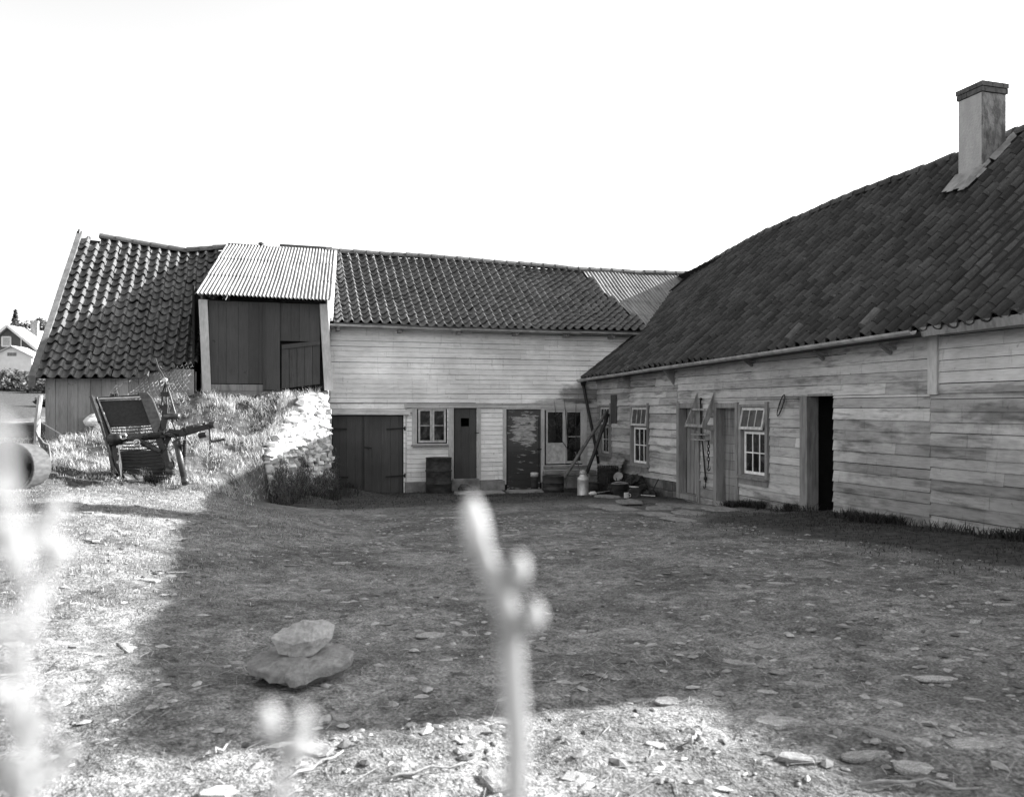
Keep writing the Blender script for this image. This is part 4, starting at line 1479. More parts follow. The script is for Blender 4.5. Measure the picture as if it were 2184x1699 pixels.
dig = thing('potato_digger', (DB.x, DB.y, gz(DB.x, DB.y)), 'rusty dark elevator potato digger standing on the sunlit grass bank', 'farm machine')
mb = MB()
mb.beam(K(207, 856, 1.45), K(256, 1015, .05), .035, .17, FW); mb.beam(K(203, 850, 1.5), K(222, 905, 1.0), .05, .20, FW)
for (a, b, w) in ((213, 872, 1.3), (222, 900, 1.05), (232, 935, .75), (240, 960, .5)):
    mb.lathe([(.03, -.03), (.03, .03)], K(a - 6, b, w), 8, RT)
mb.build('side_frame', M['iron'], dig, bevel=.004)
mb = MB(); mb.beam(K(208, 848, 1.47), K(240, 930, .78), .014, .03, FW); mb.build('edge_strip', M['steel_bright'], dig)
mb = MB(); mb.beam(K(309, 852, 1.45), K(366, 1008, .05), .03, .15, FW); mb.build('side_frame', M['iron'], dig, bevel=.004)
mb = MB()   # long rounded guard plate on the right
prof = [(298, 842, 1.5, .045), (303, 836, 1.48, .085), (312, 850, 1.35, .105), (324, 880, 1.05, .105), (336, 912, .75, .10), (345, 938, .5, .07)]
vs_ = []
for (a, b, w, r) in prof:
    for s in (-1, 1):
        p = K(a + 2, b, w) + RT * s * r * .85
        vs_ += [p - FW * .03, p + FW * .02]
fs = []
for i in range(len(prof) - 1):
    o_ = i * 4
    fs += [(o_, o_ + 2, o_ + 6, o_ + 4), (o_ + 1, o_ + 5, o_ + 7, o_ + 3), (o_, o_ + 4, o_ + 5, o_ + 1), (o_ + 2, o_ + 3, o_ + 7, o_ + 6)]
fs += [(0, 1, 3, 2), (20, 22, 23, 21)]
mb.add(vs_, fs); mb.build('guard_plate', M['iron_worn'], dig, bevel=.006)
# web of rods: dark boarded top part then open rods
mb = MB()
pa, pb, pc, pd = K(209, 855, 1.47), K(308, 852, 1.44), K(330, 906, .98), K(228, 912, 1.0)
mb.hexa([pa, pb, pb + FW * .04, pa + FW * .04, pd, pc, pc + FW * .04, pd + FW * .04])
mb.build('back_board', M['iron'], dig)
for k in range(17):
    t = k / 16
    l = K(226, 908, 1.02).lerp(K(258, 1016, .06), t); r = K(329, 903, 1.0).lerp(K(368, 1010, .06), t)
    mb = MB(); mb.tube([l, (l + r) / 2 - Vector((0, 0, .012)), r], .0105, 6); mb.build('web_rod', M['iron_worn'], dig)
mb = MB(); mb.beam(K(203, 851, 1.5), K(306, 844, 1.48), .05, .05); mb.build('top_bar', M['iron'], dig)
mb = MB(); mb.beam(K(212, 850, 1.46), K(300, 846, 1.44), .012, .02); mb.build('top_strip', M['steel_bright'], dig)
for a in (239, 249):
    mb = MB(); mb.tube([K(a, 850, 1.49), K(a, 839, 1.49)], .03, 8); mb.build('lug', M['iron'], dig)
# main cross beam
mb = MB(); mb.tube([K(236, 937, .35), K(262, 935, .3)], .085, 12); mb.tube([K(258, 935, .3), K(330, 930, .2), K(372, 924, .15), K(395, 922, .1)], [.05, .05, .055, .055], 10)
mb.build('main_beam', M['iron'], dig, True)
mb = MB(); mb.beam(K(384, 924, .1), K(418, 915, .05), .09, .10); mb.beam(K(410, 918, .02), K(456, 906, 0), .08, .075); mb.beam(K(396, 912, .2), K(440, 903, .15), .05, .04)
mb.tube([K(448, 905, -.05), K(460, 906, -.1)], .05, 8); mb.tube([K(424, 929, 0), K(441, 926, 0)], .04, 8); mb.build('drawbar', M['iron'], dig, bevel=.006)
mb = MB(); mb.tube([K(400, 914, .1), K(430, 908, .05)], .035, 8); mb.build('drawbar_tube', M['iron_worn'], dig, True)
# chain along the beam
def chain(mb, pts, L=.055, r=.007, w=.6):
    pts = [Vector(p) for p in pts]
    acc = 0; k = 0
    for a, b in zip(pts[:-1], pts[1:]):
        d = (b - a); n = max(1, int(d.length / (L * .72))); d.normalize()
        for i in range(n):
            c = a.lerp(b, (i + .5) / n)
            s = d.orthogonal().normalized(); t = d.cross(s)
            if k % 2: s, t = t, s
            k += 1
            loop = []
            for q in range(13):
                an = 2 * math.pi * q / 12
                loop.append(c + d * math.cos(an) * L * .5 + s * math.sin(an) * L * .5 * w)
            mb.tube(loop, r, 5, False)
    return mb


mb = MB(); chain(mb, [K(264, 931, .15), K(285, 936, .05), K(305, 930, .05), K(330, 924, .05), K(350, 922, .05), K(372, 930, 0), K(378, 938, -.02)], .06, .009); mb.build('chain', M['iron_worn'], dig)
for c_ in (K(263, 930, .12), K(292, 944, 0)):
    mb = MB(); mb.ring(c_, .042, .013, FW, 14, 6); mb.build('ring', M['steel_bright'], dig)
mb = MB(); mb.tube([K(298, 941, .05), K(342, 963, -.05)], [.03, .035], 10)
for k in range(14):
    t = k / 13; mb.ring(K(298, 941, .05).lerp(K(340, 962, -.05), t), .036, .008, K(342, 963, -.05) - K(298, 941, .05), 10, 5)
mb.build('spring_strut', M['iron_worn'], dig, True)
mb = MB(); chain(mb, [K(384, 936, 0), K(370, 950, 0), K(356, 962, 0)], .10, .012); mb.build('chain', M['steel_bright'], dig)
# mast and levers
mb = MB(); mb.beam(K(349, 934, .15), K(354, 868, .25), .085, .07, FW); mb.beam(K(342, 868, .25), K(360, 866, .25), .06, .05); mb.build('mast', M['iron'], dig, bevel=.006)
mb = MB(); mb.tube([K(353, 888, .2), K(382, 887, .1)], .045, 12); mb.build('cross_tube', M['iron_worn'], dig, True)
mb = MB(); mb.tube([K(331, 764, .55), K(338, 785, .5), K(345, 796, .45), K(352, 811, .4), K(362, 840, .35), K(377, 893, .2), K(378, 898, .2)], .013, 8); mb.build('long_lever', M['iron_worn'], dig, True)
mb = MB(); mb.tube([K(354, 814, .42), K(346, 838, .4), K(346, 868, .35), K(348, 885, .25), K(338, 920, .1)], .012, 8); mb.build('linkage_rod', M['iron'], dig, True)
mb = MB(); mb.tube([K(353, 815, .42), K(355, 845, .4), K(358, 875, .3), K(366, 893, .2), K(374, 918, .1)], .012, 8); mb.build('linkage_rod', M['iron'], dig, True)
mb = MB(); mb.lathe([(.03, -.03), (.03, .03)], K(352, 810, .41), 10, FW); mb.beam(K(354, 818, .4), K(371, 818, .4), .012, .012); mb.build('lever_joint', M['steel_bright'], dig)
for b in (838, 843):
    mb = MB(); mb.beam(K(343, b, .4), K(363, b - 1, .38), .03, .035); mb.build('cross_piece', M['iron'], dig)
mb = MB(); mb.tube([K(341, 915, .1), K(347, 923, .05), K(354, 915, .1)], .018, 8); mb.build('clamp', M['iron'], dig)
# front struts, stand, share
mb = MB(); mb.beam(K(340, 925, .3), K(354, 965, .0), .10, .12, FW); mb.beam(K(352, 958, .0), K(365, 1008, -.05), .07, .07, FW); mb.beam(K(366, 915, .25), K(350, 960, 0), .08, .03, FW); mb.build('front_strut', M['iron'], dig, bevel=.006)
mb = MB(); mb.tube([K(363, 985, -.06), K(366, 1002, -.08)], .03, 10); mb.lathe([(.055, -.05), (.055, .05)], K(363, 1004, -.05), 12, RT); mb.build('stub_axle', M['iron_worn'], dig, True)
mb = MB(); mb.beam(K(246, 950, .35), K(257, 1020, .0), .09, .04, FW); mb.beam(K(250, 966, .1), K(259, 1018, -.04), .02, .05, FW); mb.build('front_strut', M['iron'], dig, bevel=.004)
mb = MB(); mb.beam(K(250, 952, .15), K(262, 952, .1), .03, .03); mb.lathe([(.02, -.02), (.02, .02)], K(252, 985, 0), 8, FW); mb.build('bolt', M['steel_bright'], dig)
mb = MB(); mb.tube([K(377, 940, 0), K(382, 968, -.05), K(393, 1020, -.15)], [.055, .045, .045], 12); mb.lathe([(.05, 0), (.05, .10)], K(396, 1032, -.2), 10, K(393, 1018, -.15) - K(396, 1032, -.2)); mb.build('stand_leg', M['iron_worn'], dig, True)
mb = MB(); mb.beam(K(372, 945, .02), K(384, 938, .02), .10, .06); mb.lathe([(.02, 0), (.02, .05)], K(381, 950, -.06), 8, RT); mb.build('leg_bracket', M['iron'], dig)
mb = MB(); mb.tube([K(396, 925, 0), K(395, 936, 0)], .012, 6); mb.tube([K(395, 938, 0), K(393, 975, -.02)], .026, 10)
for k in range(16):
    mb.ring(K(395, 940, 0).lerp(K(392.5, 992, -.02), k / 15), .030, .008, (0, 0, 1), 10, 5)
mb.build('coil_spring', M['iron'], dig, True)
mb = MB(); mb.tube([K(394, 912, .05), K(394, 902, .05)], .015, 8); mb.ring(K(394, 918, .02), .05, .012, FW, 12, 6, .6); mb.build('hook', M['iron_worn'], dig)
mb = MB(); mb.tube([K(447, 908, -.05), K(449, 935, -.05), K(452, 941, -.05), K(462, 940, -.1), K(480, 936, -.2)], .018, 8); mb.build('crank', M['iron_worn'], dig, True)
mb = MB(); chain(mb, [K(449, 938, -.05), K(448, 958, -.05), K(448, 972, -.05)], .05, .008); mb.build('chain', M['iron_worn'], dig)
mb = MB()
for (a0, b0, a1, b1, a2, b2) in ((262, 1012, 272, 1011, 298, 1030), (288, 1016, 304, 1015, 306, 1026)):
    p, q, r = K(a0, b0, .05), K(a1, b1 + 1, .0), K(a2, b2, -.28)
    e = K(a0 + 10, b0 + 15, -.25)
    mb.hexa([p, q, r, e, p + Vector((0, 0, .02)), q + Vector((0, 0, .02)), r + Vector((0, 0, .02)), e + Vector((0, 0, .02))])
sh = mb.build('share', M['steel_bright'], dig)
mb = MB(); mb.hexa([K(252, 962, .76), K(352, 959, .76), K(352, 959, .80), K(252, 962, .80), K(262, 1020, .26), K(366, 1016, .26), K(366, 1016, .30), K(262, 1020, .30)]); mb.build('shade_sheet', M['iron'], dig)  # dark sheet added behind the lower rods in place of the digger's shade
mb = MB(); mb.hexa([K(226, 930, .72), K(244, 926, .60), K(244, 926, .56), K(226, 930, .68), K(240, 1032, .5), K(262, 1030, .35), K(262, 1030, .31), K(240, 1032, .46)]); mb.build('skid_plate', M['iron'], dig)
mb = MB(); mb.hexa([K(352, 960, .45), K(372, 985, .40), K(372, 985, .36), K(352, 960, .41), K(346, 1030, .4), K(374, 1012, .3), K(374, 1012, .26), K(346, 1030, .36)]); mb.build('skid_plate', M['iron'], dig)
mb = MB()
for k in range(18):
    mb.tube([K(270 + k * 5.3, 1014, .25), K(271 + k * 5.3, 1022, -.12 - .02 * (k % 3))], .012, 5)
mb.build('tine_row', M['iron'], dig)

# ================================================================== yard props
def drum(name, loc, r, h, mat, label, lid=True):
    t = thing(name, loc, label, 'barrel')
    x, y, z = loc
    prof = [(r * .97, 0), (r, .02), (r, h * .31), (r * 1.035, h * .33), (r * 1.035, h * .35), (r, h * .37), (r, h * .63), (r * 1.035, h * .65), (r * 1.035, h * .67), (r, h * .69), (r, h - .02), (r * 1.03, h - .01), (r * 1.03, h), (r * .95, h), (r * .94, h - .02)]
    mb = MB(); mb.lathe(prof, loc, 32); mb.build('drum_body', mat, t, True)
    mb = MB()
    for f in (.33, .66): mb.ring((x, y, z + h * (f + .01)), r * 1.025, .012, (0, 0, 1), 36, 6)
    mb.build('hoop', mat, t, True)
    return t


drum('oil_drum', (-4.13, -.42, .08), .295, .90, M['drum'], 'dark rusty oil drum standing left of the narrow door')
drum('oil_drum', (-1.62, -1.25, .10), .245, .46, M['drum'], 'low dark drum under the corner window, beside the milk churn')
t = thing('canister', (-1.90, -.72, .12), 'narrow dark tin canister with pale flaking rim, left of the low drum', 'canister')
mb = MB(); mb.lathe([(.085, 0), (.088, .02), (.088, .46), (.092, .48), (.07, .485)], (-1.90, -.72, .12), 18); mb.build('body', M['drum'], t, True)
mb = MB(); mb.lathe([(.091, 0), (.092, .09), (.06, .10)], (-1.90, -.72, .51), 18); mb.build('rim', M['old_sash'], t, True)

x, y = -1.40, -2.55; z = gz(x, y)
t = thing('milk_churn', (x, y, z), 'pale metal milk churn standing in the yard corner before the window', 'milk churn')
mb = MB(); mb.lathe([(.12, 0), (.128, .01), (.128, .03), (.122, .045), (.122, .33), (.126, .34), (.126, .36), (.115, .39), (.085, .425), (.072, .44), (.07, .48), (.082, .49), (.084, .50)], (x, y, z - .01), 28); mb.build('body', M['tin'], t, True)
mb = MB(); mb.lathe([(.066, .475), (.074, .50), (.076, .525), (.05, .545), (.02, .55), (.02, .565)], (x, y, z - .01), 20); mb.build('lid', M['zinc'], t, True)
for s in (-1, 1):
    mb = MB(); c = Vector((x, y, z + .42)) + RT * s * .10; mb.ring(c, .035, .007, FW, 12, 5); mb.build('handle', M['zinc'], t)

for nm, a, b, r0, r1, lb in (('pole', (-1.35, -.62, .12), (-.06, -.72, 2.04), .05, .035, 'long bare pole leaning across the corner from the low drum to the wing wall'),
                             ('log', (-.72, -1.05, .55), (-.10, -.90, 1.98), .042, .045, 'short thick dark log leaning behind the longer pole in the corner')):
    mb = MB(); a, b = Vector(a), Vector(b)
    pts = [a.lerp(b, k / 6) + Vector((0, 0, .012 * math.sin(k * 2.2))) for k in range(7)]
    mb.tube(pts, [r0 + (r1 - r0) * k / 6 + .003 * math.sin(k * 3) for k in range(7)], 10); o = mb.build(nm, M['log'] if nm == 'pole' else M['iron'], None, True); tag(o, lb, nm)

# three-tined hay fork leaning by the corner window
t = thing('hay_fork', (-.75, -.25, .585), 'thin three-pronged hay fork leaning against the corner window', 'fork')
o_ = Vector((-.62, -.10, 1.04))
mb = MB(); mb.tube([(-.60, -.30, .62), o_], .013, 8); mb.build('handle', M['log'], t)
for dx in (-.55, -.28, 0.0):
    mb = MB(); e = Vector((-.60 + dx, -.05, 2.30))
    pts = [o_, o_ + Vector((dx * .45, 0, .12)), Vector((-.60 + dx * .82, -.07, 1.45)), Vector((-.60 + dx * .92, -.05, 1.9)), e + Vector((-.03 if dx else 0, -.03, .03))]
    mb.tube(pts, [.009, .009, .008, .007, .004], 6); mb.build('tine', M['iron'], t, True)

# corner junk
mb = MB()
so = lambda u, v: Vector((-.40 + .28 * v, -1.15 - u, .35 + .62 * v))
corr_mb = MB(); n = 60
vs_, fs = [], []
for k in range(9):
    for s_ in (0, 1):
        pass
for k in range(33):
    v = k / 32; h = .014 * math.cos(2 * math.pi * v * 8)
    for u in (0, .75): vs_.append(so(u, v) + Vector((-h, 0, h * .4)))
fs = [(2 * k, 2 * k + 1, 2 * k + 3, 2 * k + 2) for k in range(32)]
mb.add(vs_, fs); o = mb.build('iron_sheet', M['concrete'], None, True); tag(o, 'piece of corrugated sheet leaning on the wing wall behind the junk heap', 'metal sheet')
t = thing('wire_roll', (-.45, -1.7, .2), 'dark roll of rusty netting on end in the yard corner', 'wire roll')
mb = MB()
for k in range(26):
    mb.ring((-.45, -1.7, .24 + .022 * k), .23 + .02 * math.sin(k * 1.7), .008, (0.02 * math.sin(k), .03 * math.cos(k * 2), 1), 18, 4)
for k in range(26):
    a = 2 * math.pi * k / 26; mb.tube([(-.45 + .23 * math.cos(a), -1.7 + .23 * math.sin(a), .22), (-.45 + .23 * math.cos(a + .3), -1.7 + .23 * math.sin(a + .3), .80)], .007, 4)
mb.build('netting', M['junk'], t)
mb = MB(); mb.lathe([(.19, 0), (.20, .5), (.17, .53)], (-.45, -1.7, .22), 18, None, .05); mb.build('core', M['junk'], t, True)
x, y = -.95, -2.0; z = gz(x, y)
t = thing('cauldron', (x, y, z), 'round black iron cauldron between the milk churn and the buckets', 'pot')
mb = MB(); mb.lathe([(.05, 0), (.13, .04), (.165, .12), (.155, .20), (.14, .23), (.16, .25), (.13, .25), (.12, .20)], (x, y, z), 24); mb.build('bowl', M['junk'], t, True)
x, y = -.78, -3.1; z = gz(x, y)
t = thing('bucket', (x, y, z), 'grey zinc bucket with wire handle among the corner junk', 'bucket')
mb = MB(); mb.lathe([(.12, 0), (.125, .01), (.17, .25), (.178, .255), (.178, .27), (.165, .26), (.115, .03)], (x, y, z), 26); mb.build('body', M['drum'], t, True)
mb = MB(); mb.ring((x, y, z + .262), .172, .008, (0, 0, 1), 26, 6); mb.build('rim', M['zinc'], t, True)
mb = MB(); pts = [Vector((x, y, z + .25)) + RT * math.cos(math.pi * k / 10) * .18 - FW * math.sin(math.pi * k / 10) * .15 + Vector((0, 0, .06 * math.sin(math.pi * k / 10))) for k in range(11)]; mb.tube(pts, .006, 6); mb.build('handle', M['zinc'], t)
x, y = -.95, -4.15; z = gz(x, y)
t = thing('tin_can', (x, y, z), 'dark paint tin lying on its side with pale end, right of the bucket', 'tin')
mb = MB(); mb.lathe([(.10, -.12), (.105, -.115), (.10, -.10), (.10, .10), (.105, .115), (.10, .12), (.09, .115)], (x, y, z + .10), 22, (-.35, -.93, .06)); mb.build('body', M['drum'], t, True)
mb = MB(); mb.box((x - .02, y - .02, z + .205), (x + .10, y + .16, z + .215)); mb.build('label_scrap', M['enamel'], t)
x, y = -1.14, -4.22; z = gz(x, y)
t = thing('mug', (x, y, z), 'small chipped white enamel mug beside the lying paint tin', 'mug')
mb = MB(); mb.lathe([(.045, 0), (.05, .01), (.05, .10), (.054, .105), (.044, .10), (.04, .02)], (x, y, z), 16); mb.build('body', M['enamel'], t, True)
mb = MB(); mb.ring(Vector((x, y, z + .055)) + RT * .06, .028, .006, FW, 10, 5); mb.build('handle', M['enamel'], t)
x, y = -1.25, -2.85; z = gz(x, y)
t = thing('brush', (x, y, z), 'worn white whitewash brush lying beside the milk churn', 'brush')
mb = MB(); mb.blob(Vector((x, y, z + .04)) - RT * .05, (.09, .06, .05), 4, .4, 2, 3); mb.build('bristles', M['enamel'], t)
mb = MB(); mb.tube([Vector((x, y, z + .05)), Vector((x, y, z + .085)) + RT * .33 + FW * .1], [.012, .008], 8); mb.build('handle', M['wood'], t)
x, y = -.45, -3.75; z = gz(x, y)
mb = MB(); mb.beam((x - .12, y + .06, z + .03), (x + .12, y - .1, z + .02), .025, .015); o = mb.build('lath', M['enamel']); tag(o, 'short white lath lying at the foot of the wing wall', 'lath')
t = thing('rubbish_heap', (-.35, -2.7, .2), 'heap of dark sacks and scrap against the wing foundation', 'heap')
mb = MB()
for k, (dx, dy, dz, r) in enumerate([(-.02, 0, .14, .24), (.06, -.4, .12, .2), (-.1, .35, .12, .22), (.08, -.1, .34, .17), (.1, -.75, .08, .14)]):
    mb.blob((-.35 + dx, -2.7 + dy, .2 + dz), (r, r * 1.1, r * .8), k + 20, .55, 3, 1.8)
mb.build('sacks', M['junk'], t)
mb = MB(); mb.lathe([(.0, 0), (.09, .005), (.11, .02), (.105, .03), (.02, .015)], (-.5, -2.4, .60), 20, (-.6, -.6, .5)); mb.build('plate', M['concrete'], t)
rj = random.Random(12)
mb = MB()
for k in range(12):
    p = Vector((-.5 + rj.uniform(-.2, .3), -2.6 + rj.uniform(-.9, .9), .25)); q = p + Vector((rj.uniform(-.15, .15), rj.uniform(-.3, .3), rj.uniform(.15, .5))); mb.tube([p, q], .012, 5)
mb.build('sticks', M['junk'], t)
x, y = -3.5, -.35; z = gz(x, y)
mb = MB(); mb.blob((x, y, z + .07), (.16, .12, .12), 40, .4, 3); o = mb.build('dark_stone', M['foundation']); tag(o, 'dark stone at the right foot of the big oil drum', 'stone')

# wooden bracket rack, rod, chain with hook, wire coil on the wing wall
t = thing('bracket_rack', (0, -5.3, 1.6), 'grey wooden bracket rack hanging on the wing wall between two doors', 'rack')
def tri_side(y):
    mb = MB()
    mb.add([(-.04, y - .012, 2.42), (-.30, y - .012, 1.80), (-.22, y - .012, 1.76), (-.04, y - .012, 2.1), (-.04, y + .012, 2.42), (-.30, y + .012, 1.80), (-.22, y + .012, 1.76), (-.04, y + .012, 2.1)],
           [(0, 1, 2, 3), (7, 6, 5, 4), (0, 4, 5, 1), (1, 5, 6, 2), (2, 6, 7, 3), (3, 7, 4, 0)])
    mb.beam((-.30, y, 1.80), (-.02, y, 1.72), .022, .09); mb.build('side_board', M['wood'], t)
tri_side(-5.06); tri_side(-5.68)
for (x, z, w) in ((-.27, 1.79, .05), (-.13, 2.09, .04)):
    mb = MB(); mb.beam((x, -5.05, z), (x, -5.69, z), .05, w); mb.build('cross_rail', M['wood'], t)
for z in (1.62, 1.52):
    mb = MB(); mb.beam((-.13, -5.06, z), (-.13, -5.60, z), .10, .025); mb.build('shelf', M['wood'], t)
mb = MB(); mb.beam((-.04, -5.66, 1.46), (-.04, -5.66, 1.80), .03, .13, (1, 0, 0)); mb.build('back_board', M['wood'], t)
mb = MB(); mb.beam((-.05, -5.2, 1.52), (-.05, -5.2, 2.2), .03, .05, (1, 0, 0)); mb.build('upright', M['wood'], t)
mb = MB(); chain(mb, [(-.11, -5.60, 1.50), (-.11, -5.60, 1.08)], .075, .009, .62)
mb.tube([(-.11, -5.60, 1.09), (-.11, -5.60, 1.02), (-.11, -5.57, .98), (-.11, -5.61, .955), (-.11, -5.66, .985), (-.11, -5.675, 1.03)], [.010, .012, .013, .013, .010, .004], 8)
o = mb.build('hook_chain', M['iron'], None, True); tag(o, 'iron chain with a hook hanging from the wooden bracket rack', 'chain')
mb = MB(); mb.tube([(-.06, -5.22, 2.28), (-.07, -5.24, 1.8), (-.06, -5.36, 1.1), (-.05, -5.40, .72)], .017, 8); mb.blob((-.06, -5.23, 2.29), (.03, .05, .03), 2, .2, 1); mb.blob((-.055, -5.39, .80), (.035, .04, .05), 5, .3, 1)
mb.tube([(-.05, -5.40, .74), (-.06, -5.40, .62), (-.06, -5.35, .60), (-.06, -5.33, .64)], .011, 6)
o = mb.build('iron_rod', M['iron'], None, True); tag(o, 'long dark iron rod hanging on the wing wall behind the rack', 'rod')
mb = MB(); rw = random.Random(4)
for k in range(9):
    pts = []
    for q in range(25):
        a = 2 * math.pi * q / 24
        pts.append(Vector((-.05 - rw.random() * .01, -7.78 + .05 * math.cos(a) * (1 + .3 * rw.uniform(-1, 1)) - .09 * math.sin(a), 2.16 + .17 * math.sin(a) * (1 + .05 * rw.uniform(-1, 1)))))
    mb.tube(pts, .0042, 4, False)
o = mb.build('wire_coil', M['iron']); tag(o, 'coil of dark wire hung on the wall left of the open doorway', 'wire coil')


# ================================================================== stones, slabs, cairn
def slab_mesh(name, seed, n=9, h=.18, irr=.35, mat=None, rings=((1, 0), (1.02, .5), (.93, .9), (.6, 1.0))):
    r = random.Random(seed)
    rad = [1 + r.uniform(-irr, irr) for _ in range(n)]
    angs = sorted(2 * math.pi * (k + r.uniform(-.3, .3)) / n for k in range(n))
    vs_, fs = [], []
    for s, z in rings:
        for a, q in zip(angs, rad):
            vs_.append((math.cos(a) * q * s, math.sin(a) * q * s, (z - .5) * h * (1 + r.uniform(-.25, .25))))
    m = len(rings)
    for i in range(m - 1):
        for k in range(n):
            fs.append((i * n + k, i * n + (k + 1) % n, (i + 1) * n + (k + 1) % n, (i + 1) * n + k))
    fs.append(tuple(range(n))[::-1])
    vs_.append((0, 0, h * .52)); c = len(vs_) - 1
    for k in range(n): fs.append(((m - 1) * n + k, (m - 1) * n + (k + 1) % n, c))
    me = bpy.data.meshes.new(name); me.from_pydata(vs_, [], fs); me.materials.append(mat or M['stone']); me.update()
    return me


stone_meshes = [slab_mesh('flat_stone', 100 + k, random.Random(k).choice([7, 8, 9, 10]), .30 if k % 3 else .5, .3) for k in range(9)]
rq = random.Random(99)


def put_stone(x, y, s, asp, rot, sink, mesh, name='flat_stone'):
    o = bpy.data.objects.new(name, mesh); COL.objects.link(o)
    o.location = (x, y, gz(x, y) + sink * s); o.scale = (s * asp, s, s * .8); o.rotation_euler = (rq.gauss(0, .06), rq.gauss(0, .06), rot)
    return o


special = [(-6.29, -5.94, .17, 1.5, 'pale flat stone alone in the shade before the stone ramp side'),
           (-5.86, -15.82, .085, 1.6, 'pale oblong stone lying right of the middle of the yard'),
           (-6.45, -16.23, .095, 1.5, 'rounded pale stone just beyond the sunlit patch edge'),
           (-6.21, -16.66, .12, 1.7, 'broad flat pale stone on the right edge of the sunlit patch'),
           (-6.03, -17.2, .11, 1.6, 'big flat stone low in the shaded right foreground'),
           (-7.12, -16.89, .07, 1.6, 'bright stone in the sunlit foreground right of the budding twig'),
           (-7.38, -16.84, .08, 1.5, 'bright flat stone in the sunlit foreground at the foot of the budding twig'),
           (-6.35, -17.0, .08, 1.7, 'sunlit flat stone at the right border of the bright patch'),
           (-5.17, -16.39, .12, 1.9, 'long thin pale stone near the right edge of the yard'),
           (-5.65, -16.64, .06, 1.8, 'narrow flat stone in the shade at the lower right'),
           (-7.23, -15.38, .05, 1.5, 'small flat stone close to the right of the cairn')]
for x, y, s, asp, lb in special:
    o = put_stone(x, y, s * .5, asp, rq.uniform(-.5, .2) - YAW, .06, rq.choice(stone_meshes)); tag(o, lb, 'stone', 'flat stones scattered over the yard')
cnt = 0
while cnt < 250:
    y = -17.6 + 9.5 * rq.random() ** 1.6; x = rq.uniform(-9.9, -2.6)
    xc = (x - EYE.x) * math.cos(YAW) - (y - EYE.y) * math.sin(YAW); zc = (x - EYE.x) * math.sin(YAW) + (y - EYE.y) * math.cos(YAW)
    if zc < 2.3 or abs(xc / zc) > .63: continue
    if vnoise(np.array([x * 1.1]), np.array([y * 1.1]), 40)[0] < -.1 and rq.random() < .75: continue
    if (x + 7.9) ** 2 + (y + 15.4) ** 2 < .12: continue
    s = .018 + .034 * rq.random() ** 2.2
    o = put_stone(x, y, s, rq.uniform(1.1, 2.2), rq.gauss(-YAW, .6), .02, rq.choice(stone_meshes))
    tag(o, 'small pale flat stone half sunk in the trodden yard dirt', 'stone', 'small flat stones trodden into the yard'); cnt += 1

slab_pos = [(-1.95, -5.04, .34, 1.5), (-1.35, -4.75, .32, 1.5), (-.75, -5.35, .36, 1.3), (-2.17, -6.36, .30, 1.7), (-1.55, -6.45, .33, 1.4), (-.80, -6.5, .38, 1.2), (-2.31, -7.87, .27, 1.6), (-1.70, -7.75, .30, 1.5), (-1.05, -7.6, .30, 1.3), (-2.4, -8.75, .22, 1.8), (-1.34, -3.7, .30, 1.5)]
slab_lb = ['long paving slab nearest the milk churn, at the path start', 'paving slab in front of the mug and paint tin', 'paving slab at the step of the left plank door', 'narrow paving slab on the outer edge of the path, near its middle', 'paving slab in the middle of the stone path',
           'broad paving slab between the two wing doors', 'outer paving slab opposite the three-column window', 'paving slab in front of the right plank door', 'paving slab right below the three-column window', 'last thin paving slab at the near end of the path', 'paving slab furthest up the path beside the bucket']
for k, ((x, y, s, asp), lb) in enumerate(zip(slab_pos, slab_lb)):
    me = slab_mesh('paving_stone', 300 + k, 8, .16, .2, M['concrete'], ((1, 0), (1.01, .6), (.97, .95), (.6, 1.0)))
    o = bpy.data.objects.new('paving_stone', me); COL.objects.link(o); o.location = (x, y, gz(x, y) + .015); o.scale = (s * .85, s * asp * .8, s * .6); o.rotation_euler = (0, 0, rq.uniform(-.3, .3))
    tag(o, lb, 'paving slab', 'slabs of the stone path')
for k, (x0, x1, y, z, lb) in enumerate([(-3.9, -2.75, -1.25, .03, 'long low kerb stone before the narrow dark door'), (-2.7, -1.75, -1.3, .02, 'low pale kerb stone before the peeling door')]):
    mb = MB(); n = 8; rr = random.Random(k + 60)
    g0 = min(gz(x0, y), gz(x1, y))
    mb.hexa([(x0, y - .05, g0 - .1), (x1, y + .02, g0 - .1), (x1, y + .35, g0 - .1), (x0, y + .3, g0 - .1), (x0, y - .05, g0 + .05), (x1, y + .02, g0 + .04), (x1, y + .35, g0 + .06), (x0, y + .3, g0 + .07)])
    o = mb.build('kerb_stone', M['concrete'], bevel=.03); tag(o, lb, 'kerb stone')


